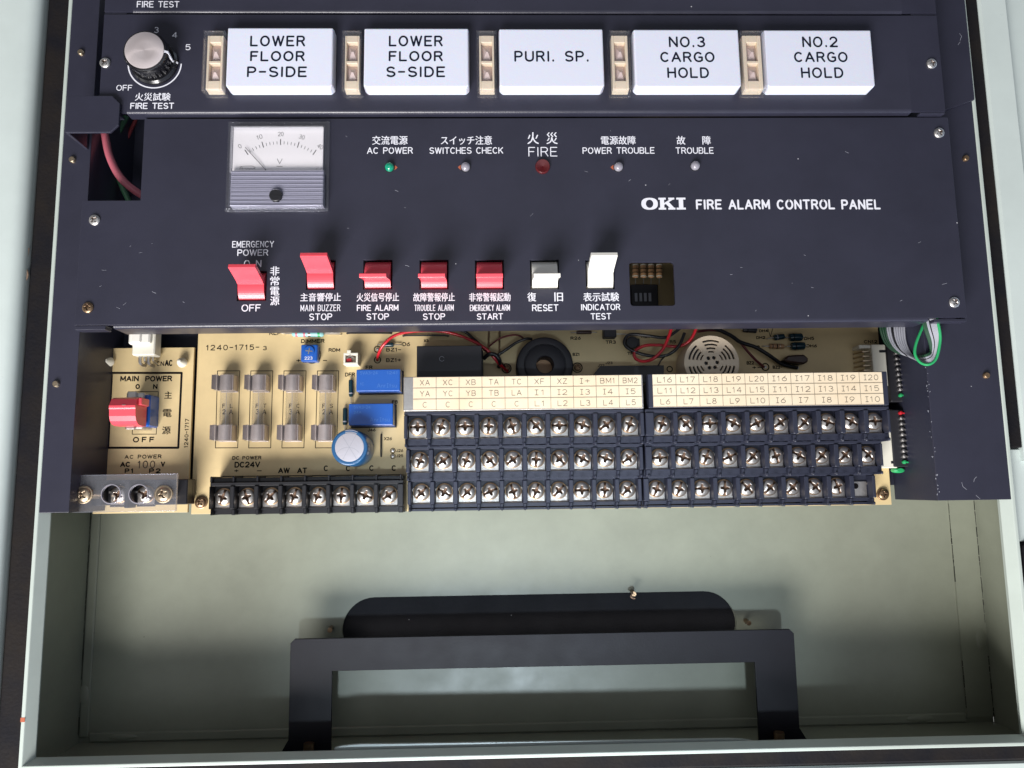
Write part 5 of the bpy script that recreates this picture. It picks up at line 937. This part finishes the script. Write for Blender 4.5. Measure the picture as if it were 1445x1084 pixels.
for k in range(9):
    xp = xs[0] - pit / 2 + k * pit; xp0, xp1 = (e0, xp + 1) if k == 0 else ((xp - 1, e1) if k == 8 else (xp - 1, xp + 1)); hb.box(xp0, xp1, yc - 5.6, yc + 4.6, fl_, zt, ch=.3); hb.box(xp0 + .3, xp1 - .3, yc - 8.4, yc - 5.6, ZP + .1, zt - 2.2, ch=.3); hb.box((xp0 + xp1) / 2 - .5, (xp0 + xp1) / 2 + .5, yc + 6.2, yc + 9.0, ZP + .2, zt - 1.2, ch=.3)
part('housing', hb, 'black', tb3)
for k, x_ in enumerate(xs): cell(tb3, x_, yc - .3, fl_)

# ================================================================== POWER BOARD
ZA = -38.0
x0, x1, y0, y1 = Rc(139, 270, 491, 724, ZA); x0, x1 = -184.4 + 6.3, -141.6
x0 = P(144, 491, ZA)[0]; x1 = P(274, 491, ZA)[0]
pw = thing('power_board', 'small tan power board marked MAIN POWER and AC 100 V at the lower left', 'circuit board', ((x0 + x1) / 2, y0, ZA - 1.6))
part('laminate', plate_mesh([(x0, y0), (x1, y0), (x1, y1), (x0, y1)], [], ZA - 1.6, ZA, .1, 'pcb', ORG[pw.name]), None, pw, local=True)
def at(*a, **k): return pt(*a, par=pw, z=ZA, **k)
at('CN', 221, 231.6, 510, 516.6, .3); at('AC', 232.4, 243.8, 508, 516.8, .5); at('MAIN', 169.8, 196, 530.5, 538.4, .46); at('POWER', 205, 243, 530.5, 538.4, .46); at('O', 191.2, 197.4, 542, 549.2, .44); at('N', 216, 222.4, 542, 549.2, .44); at('OFF', 187.6, 217.8, 616.6, 624.4, .44, 3.4)
at('AC POWER', 175.9, 228, 641.8, 647.4, .3, 2.0); at('AC', 169.6, 184, 651.7, 659.2, .48); at('V', 227, 233, 651.5, 658.8, .46); at('100', 194.5, 219, 650.2, 661, .32, 2.4, mt='brown'); at('P1', 176, 188.8, 661, 668, .44, 2.4); at('P2', 210.4, 226.8, 661, 668, .44, 2.4)
kanji(pw, '主', 232, 242.4, 552.6, 562.6, ZA, 'ink', 0, 'silkscreen'); kanji(pw, '電', 229.6, 242, 577.5, 588.7, ZA, 'ink', 0, 'silkscreen'); kanji(pw, '源', 228.7, 240.6, 602, 613, ZA, 'ink', 0, 'silkscreen')
text(pw, '1240-1717', 260.5, 266.2, 591, 632, ZA, 'ink', .3, 1.8, 'silkscreen', True)
mb = MB(); line(mb, [(158, 526.4), (256.4, 526.4), (251.6, 632), (152.6, 632)], ZA, 1.0, True); line(mb, [(189.8, 552.8), (223.4, 552.8), (220.6, 612.8), (186.6, 612.8)], ZA, .3, True); part('silkscreen', mb, 'ink', pw)
for (px, py) in ((153.5, 510.5), (256, 511.5)):
    x_, y_ = P(px + 3, py + 1, ZA); th = MB(); th.lathe(x_, y_, [(1.6, ZA), (1.5, ZA + 1.5), (2.4, ZA + 1.7), (1.9, ZA + 3.4), (.8, ZA + 5.6), (.3, ZA + 5.8)], 18); part('standoff', th, 'connector', pw)
# mains plug
x0, x1, y0, y1 = Rc(187, 219, 478, 501.5, -30)
th = thing('power_plug', 'white two pin nylon plug on silver pins at the top of the power board', 'connector', (x0, y0, ZA))
part('shell', MB().box(x0, x1, y0, y1 + 4, -36, -29.5, ch=.5), 'connector', th); part('collar', MB().box(x0 - 1, x1 - 1.5, y1 - 3, y1 + 14, -34, -27.4, ch=.7), 'white', th); part('latch', MB().box(x0 + 1.2, x0 + 5.0, y1 - 2.5, y1 + 6, -27.4, -26.4, ch=.4), 'white', th)
for k in range(2):
    xx = x0 + 2.4 + 3.9 * k; part('pin', MB().tube([(xx, y0 + 1, -33), (xx, y0 - 2.4, -33), (xx + .3, y0 - 3.6, -34), (xx + .3, y0 - 3.8, ZA)], .75, 8, sub=3), 'nickel', th)
    part('pin', MB().tube([(xx + 1.7, y0 + 1, -34), (xx + 1.7, y0 - 1.8, -34), (xx + 1.9, y0 - 2.6, ZA)], .45, 8, sub=3), 'tin', th)
# main switch
bx, by = P(213, 580, -30); th = thing('main_power_switch', 'large red lever switch in a blue body on the power board', 'switch', (bx, by, ZA))
x0, x1, y0, y1 = Rc(196, 222.5, 560, 604, -37)
part('body', MB().box(x0, x1, y0, y1, ZA, -28.5, ch=.6), 'blue', th)
part('steel_frame', MB().box(x0 - 1.5, x1 - 2.2, y0 - 1.0, y1 + .8, ZA + 1, -27, ch=.4).box(x0 - .5, x0 + 3.5, y0 - 1.4, y1 + 1.2, -27, -25.6, ch=.3), 'tin', th)
part('pivot_cheek', MB().box(x1 - 6.4, x1 - 1.9, y0 + 1.2, y1 - 1.6, -27, -23.6, ch=.5), 'tin', th)
lx0, lx1 = P(155, 580, -17)[0], P(192, 580, -17)[0]; ly = P(180, 579.5, -17)[1]
Rb = 6.4; pr = [(ly + Rb * math.sin(R(a)), -24 + Rb * math.cos(R(a)) * 1.0) for a in range(-95, 100, 10)]
pr = [(ly - 6.3, -27.5)] + [(ly - 6.3, -22), (ly - 5.9, -19.6), (ly - 4.6, -17.6), (ly - 2.4, -16.6), (ly + .6, -16.3), (ly + 1.2, -15.9), (ly + 2.2, -15.9), (ly + 5.2, -17.8), (ly + 6.2, -20.2), (ly + 6.3, -27.5)]
part('lever', MB().profx(pr[::-1], lx0, lx1, 0, False), 'red', th, .45)
part('lever_arm', MB().box(lx1, lx1 + 1.6, ly + 2.6, ly + 6.0, -26, -18.2, ch=.4), 'red', th)
mb = MB(); x_, y_ = P(174.5, 573.5, -16); mb.box(x_ - .8, x_ + .8, y_ - .8, y_ + .7, -17, -15.95); part('lever_window', mb, 'tin', th)
# AC terminal block under clear cover
zt = -28.0; x0, x1, y0, y1 = Rc(128, 263, 677, 713, zt); acx = [P(164.5, 697, -31)[0], P(202.5, 697, -31)[0]]; acy = P(180, 698, -31)[1]
tb4 = thing('terminal_block', 'black two way mains terminal block under a clear plastic guard', 'terminal block', ((x0 + x1) / 2, y0, ZA)); hb = MB()
hb.box(x0, x1, y0, y1, ZA, -35, ch=.3)
e = [x0, acx[0] - 5.8, (acx[0] + acx[1]) / 2, acx[1] + 5.8, x1]
hb.box(x0, e[1], y0, y1, -35, -30, ch=.4); hb.box(e[3], x1, y0, y1, -35, -29, ch=.4); hb.box(e[2] - 1.1, e[2] + 1.1, y0 - 1.2, y1, -35, zt, ch=.3); hb.box(e[1], e[3], y1 - 1.6, y1, -35, -30)
part('housing', hb, 'black', tb4)
for x_ in acx: cell(tb4, x_, acy, -34.9)
ZG = -19.0; gx0, gx1, gy0, gy1 = Rc(102.5, 249, 669.5, 722.5, ZG)
gd = thing('terminal_guard', 'clear plastic guard plate with two round holes over the mains terminals', 'cover', ((gx0 + gx1) / 2, gy0, ZG))
hc = [P(156.4, 697.4, ZG), P(195.3, 697.2, ZG)]
part('guard_plate', plate_mesh(rr(gx0, gx1, gy0, gy1, .6, 3), [circ(*hc[0], 3.9, 30), circ(*hc[1], 3.9, 30)], ZG - 1.6, ZG, .2, 'cleart', ORG[gd.name]), None, gd, local=True)
eg = MB()
for (a0_, b0_, a1_, b1_) in ((gx0, gy0, gx1, gy0 + .35), (gx0, gy1 - .35, gx1, gy1), (gx0, gy0 + .36, gx0 + .35, gy1 - .36), (gx1 - .35, gy0 + .36, gx1, gy1 - .36)): eg.box(a0_ + .05, a1_ - .05, b0_ + .02, b1_ - .02, ZG - 1.5, ZG + .06)
part('guard_edge', eg, 'cleart', gd)
for h_ in hc: mb = MB(); mb.lathe(*h_, [(3.95, ZG - 1.4), (4.35, ZG + .05), (3.95, ZG + .1)], 32); mb.f = mb.f[:-2]; mb.m = mb.m[:-2]; mb.sm = mb.sm[:-2]; part('hole_rim', mb, 'frost', gd)
for (px, py, me) in ((119.5, 698.3, HEADX_Y), (232, 697.5, HEADX_Y)):
    x_, y_ = P(px, py, ZG); mb = MB(); xw, yw = x_ - .3, y_; mb.lathe(xw, yw, [(3.9, ZG + .02), (3.9, ZG + .6), (3.5, ZG + .7)], 28); part('washer', mb, 'brass', gd); s_ = screw(gd, x_, y_, ZG + .7, me)
    mb = MB(); mb.cyl(x_, y_, 2.0, -34 if px > 200 else -44, ZG - 1.6, 14); part('spacer', mb, 'brass', gd)
# wires in the dark opening left of the cover
wire('faded pink wire curving down through the dark opening by the grey tab', [(146, 176, -20), (149, 196, -19), (155, 222, -18), (168, 248, -18), (186, 266, -20), (215, 285, -24)], 1.75, 'wpink')
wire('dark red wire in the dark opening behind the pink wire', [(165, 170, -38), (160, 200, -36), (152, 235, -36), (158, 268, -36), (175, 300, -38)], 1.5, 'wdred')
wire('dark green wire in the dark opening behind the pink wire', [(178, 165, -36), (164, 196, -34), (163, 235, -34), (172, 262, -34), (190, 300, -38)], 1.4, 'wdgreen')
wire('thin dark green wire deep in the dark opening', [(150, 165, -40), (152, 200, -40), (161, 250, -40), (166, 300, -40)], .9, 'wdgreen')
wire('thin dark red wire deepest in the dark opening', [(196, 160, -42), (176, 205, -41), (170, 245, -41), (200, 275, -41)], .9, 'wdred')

# ================================================================== U BRACKET
ZK = -40.0; kx0, kx1 = -93.1, 138.9; ky1 = -67.6; ki0, ki1 = -74.0, 120.0; kyi = -82.0; kyb = -114.4
ub = thing('bracket', 'navy inverted U shaped steel bracket standing on the cabinet floor', 'bracket', ((kx0 + kx1) / 2, kyb, ZK - 2)); c = 1.9
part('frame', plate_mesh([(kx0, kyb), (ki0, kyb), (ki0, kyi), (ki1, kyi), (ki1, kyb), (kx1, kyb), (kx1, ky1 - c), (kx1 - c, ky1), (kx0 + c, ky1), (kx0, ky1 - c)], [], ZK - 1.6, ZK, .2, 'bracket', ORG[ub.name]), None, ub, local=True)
for (a, b_, sg) in ((kx0, ki0, -1), (ki1, kx1, 1)):
    fo = MB(); q0, q1 = (a - 2.6, b_) if sg < 0 else (a, b_ + 2.6)
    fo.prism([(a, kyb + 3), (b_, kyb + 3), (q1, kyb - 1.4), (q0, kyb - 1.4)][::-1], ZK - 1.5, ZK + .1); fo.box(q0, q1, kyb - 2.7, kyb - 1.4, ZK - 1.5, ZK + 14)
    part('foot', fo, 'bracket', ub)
    xm = a + 10 if sg < 0 else a + 8; mb = MB(); mb.tube([(xm, kyb - 1.6, ZK + 3.4), (xm, kyb + 2.6, ZK + 3.4)], 2.4, 16, sub=1); part('bolt', mb, 'brownscrew', ub)

# ================================================================== WALL behind the cabinet
M['wall'] = mat('grey_wall_paint', (0.34, 0.35, 0.34), 0.6, bump=0.2, bscale=120, var=0.06)
wl_ = part('wall', MB().box(-900, 900, -900, 900, -74, -69), 'wall'); wl_['kind'] = 'structure'
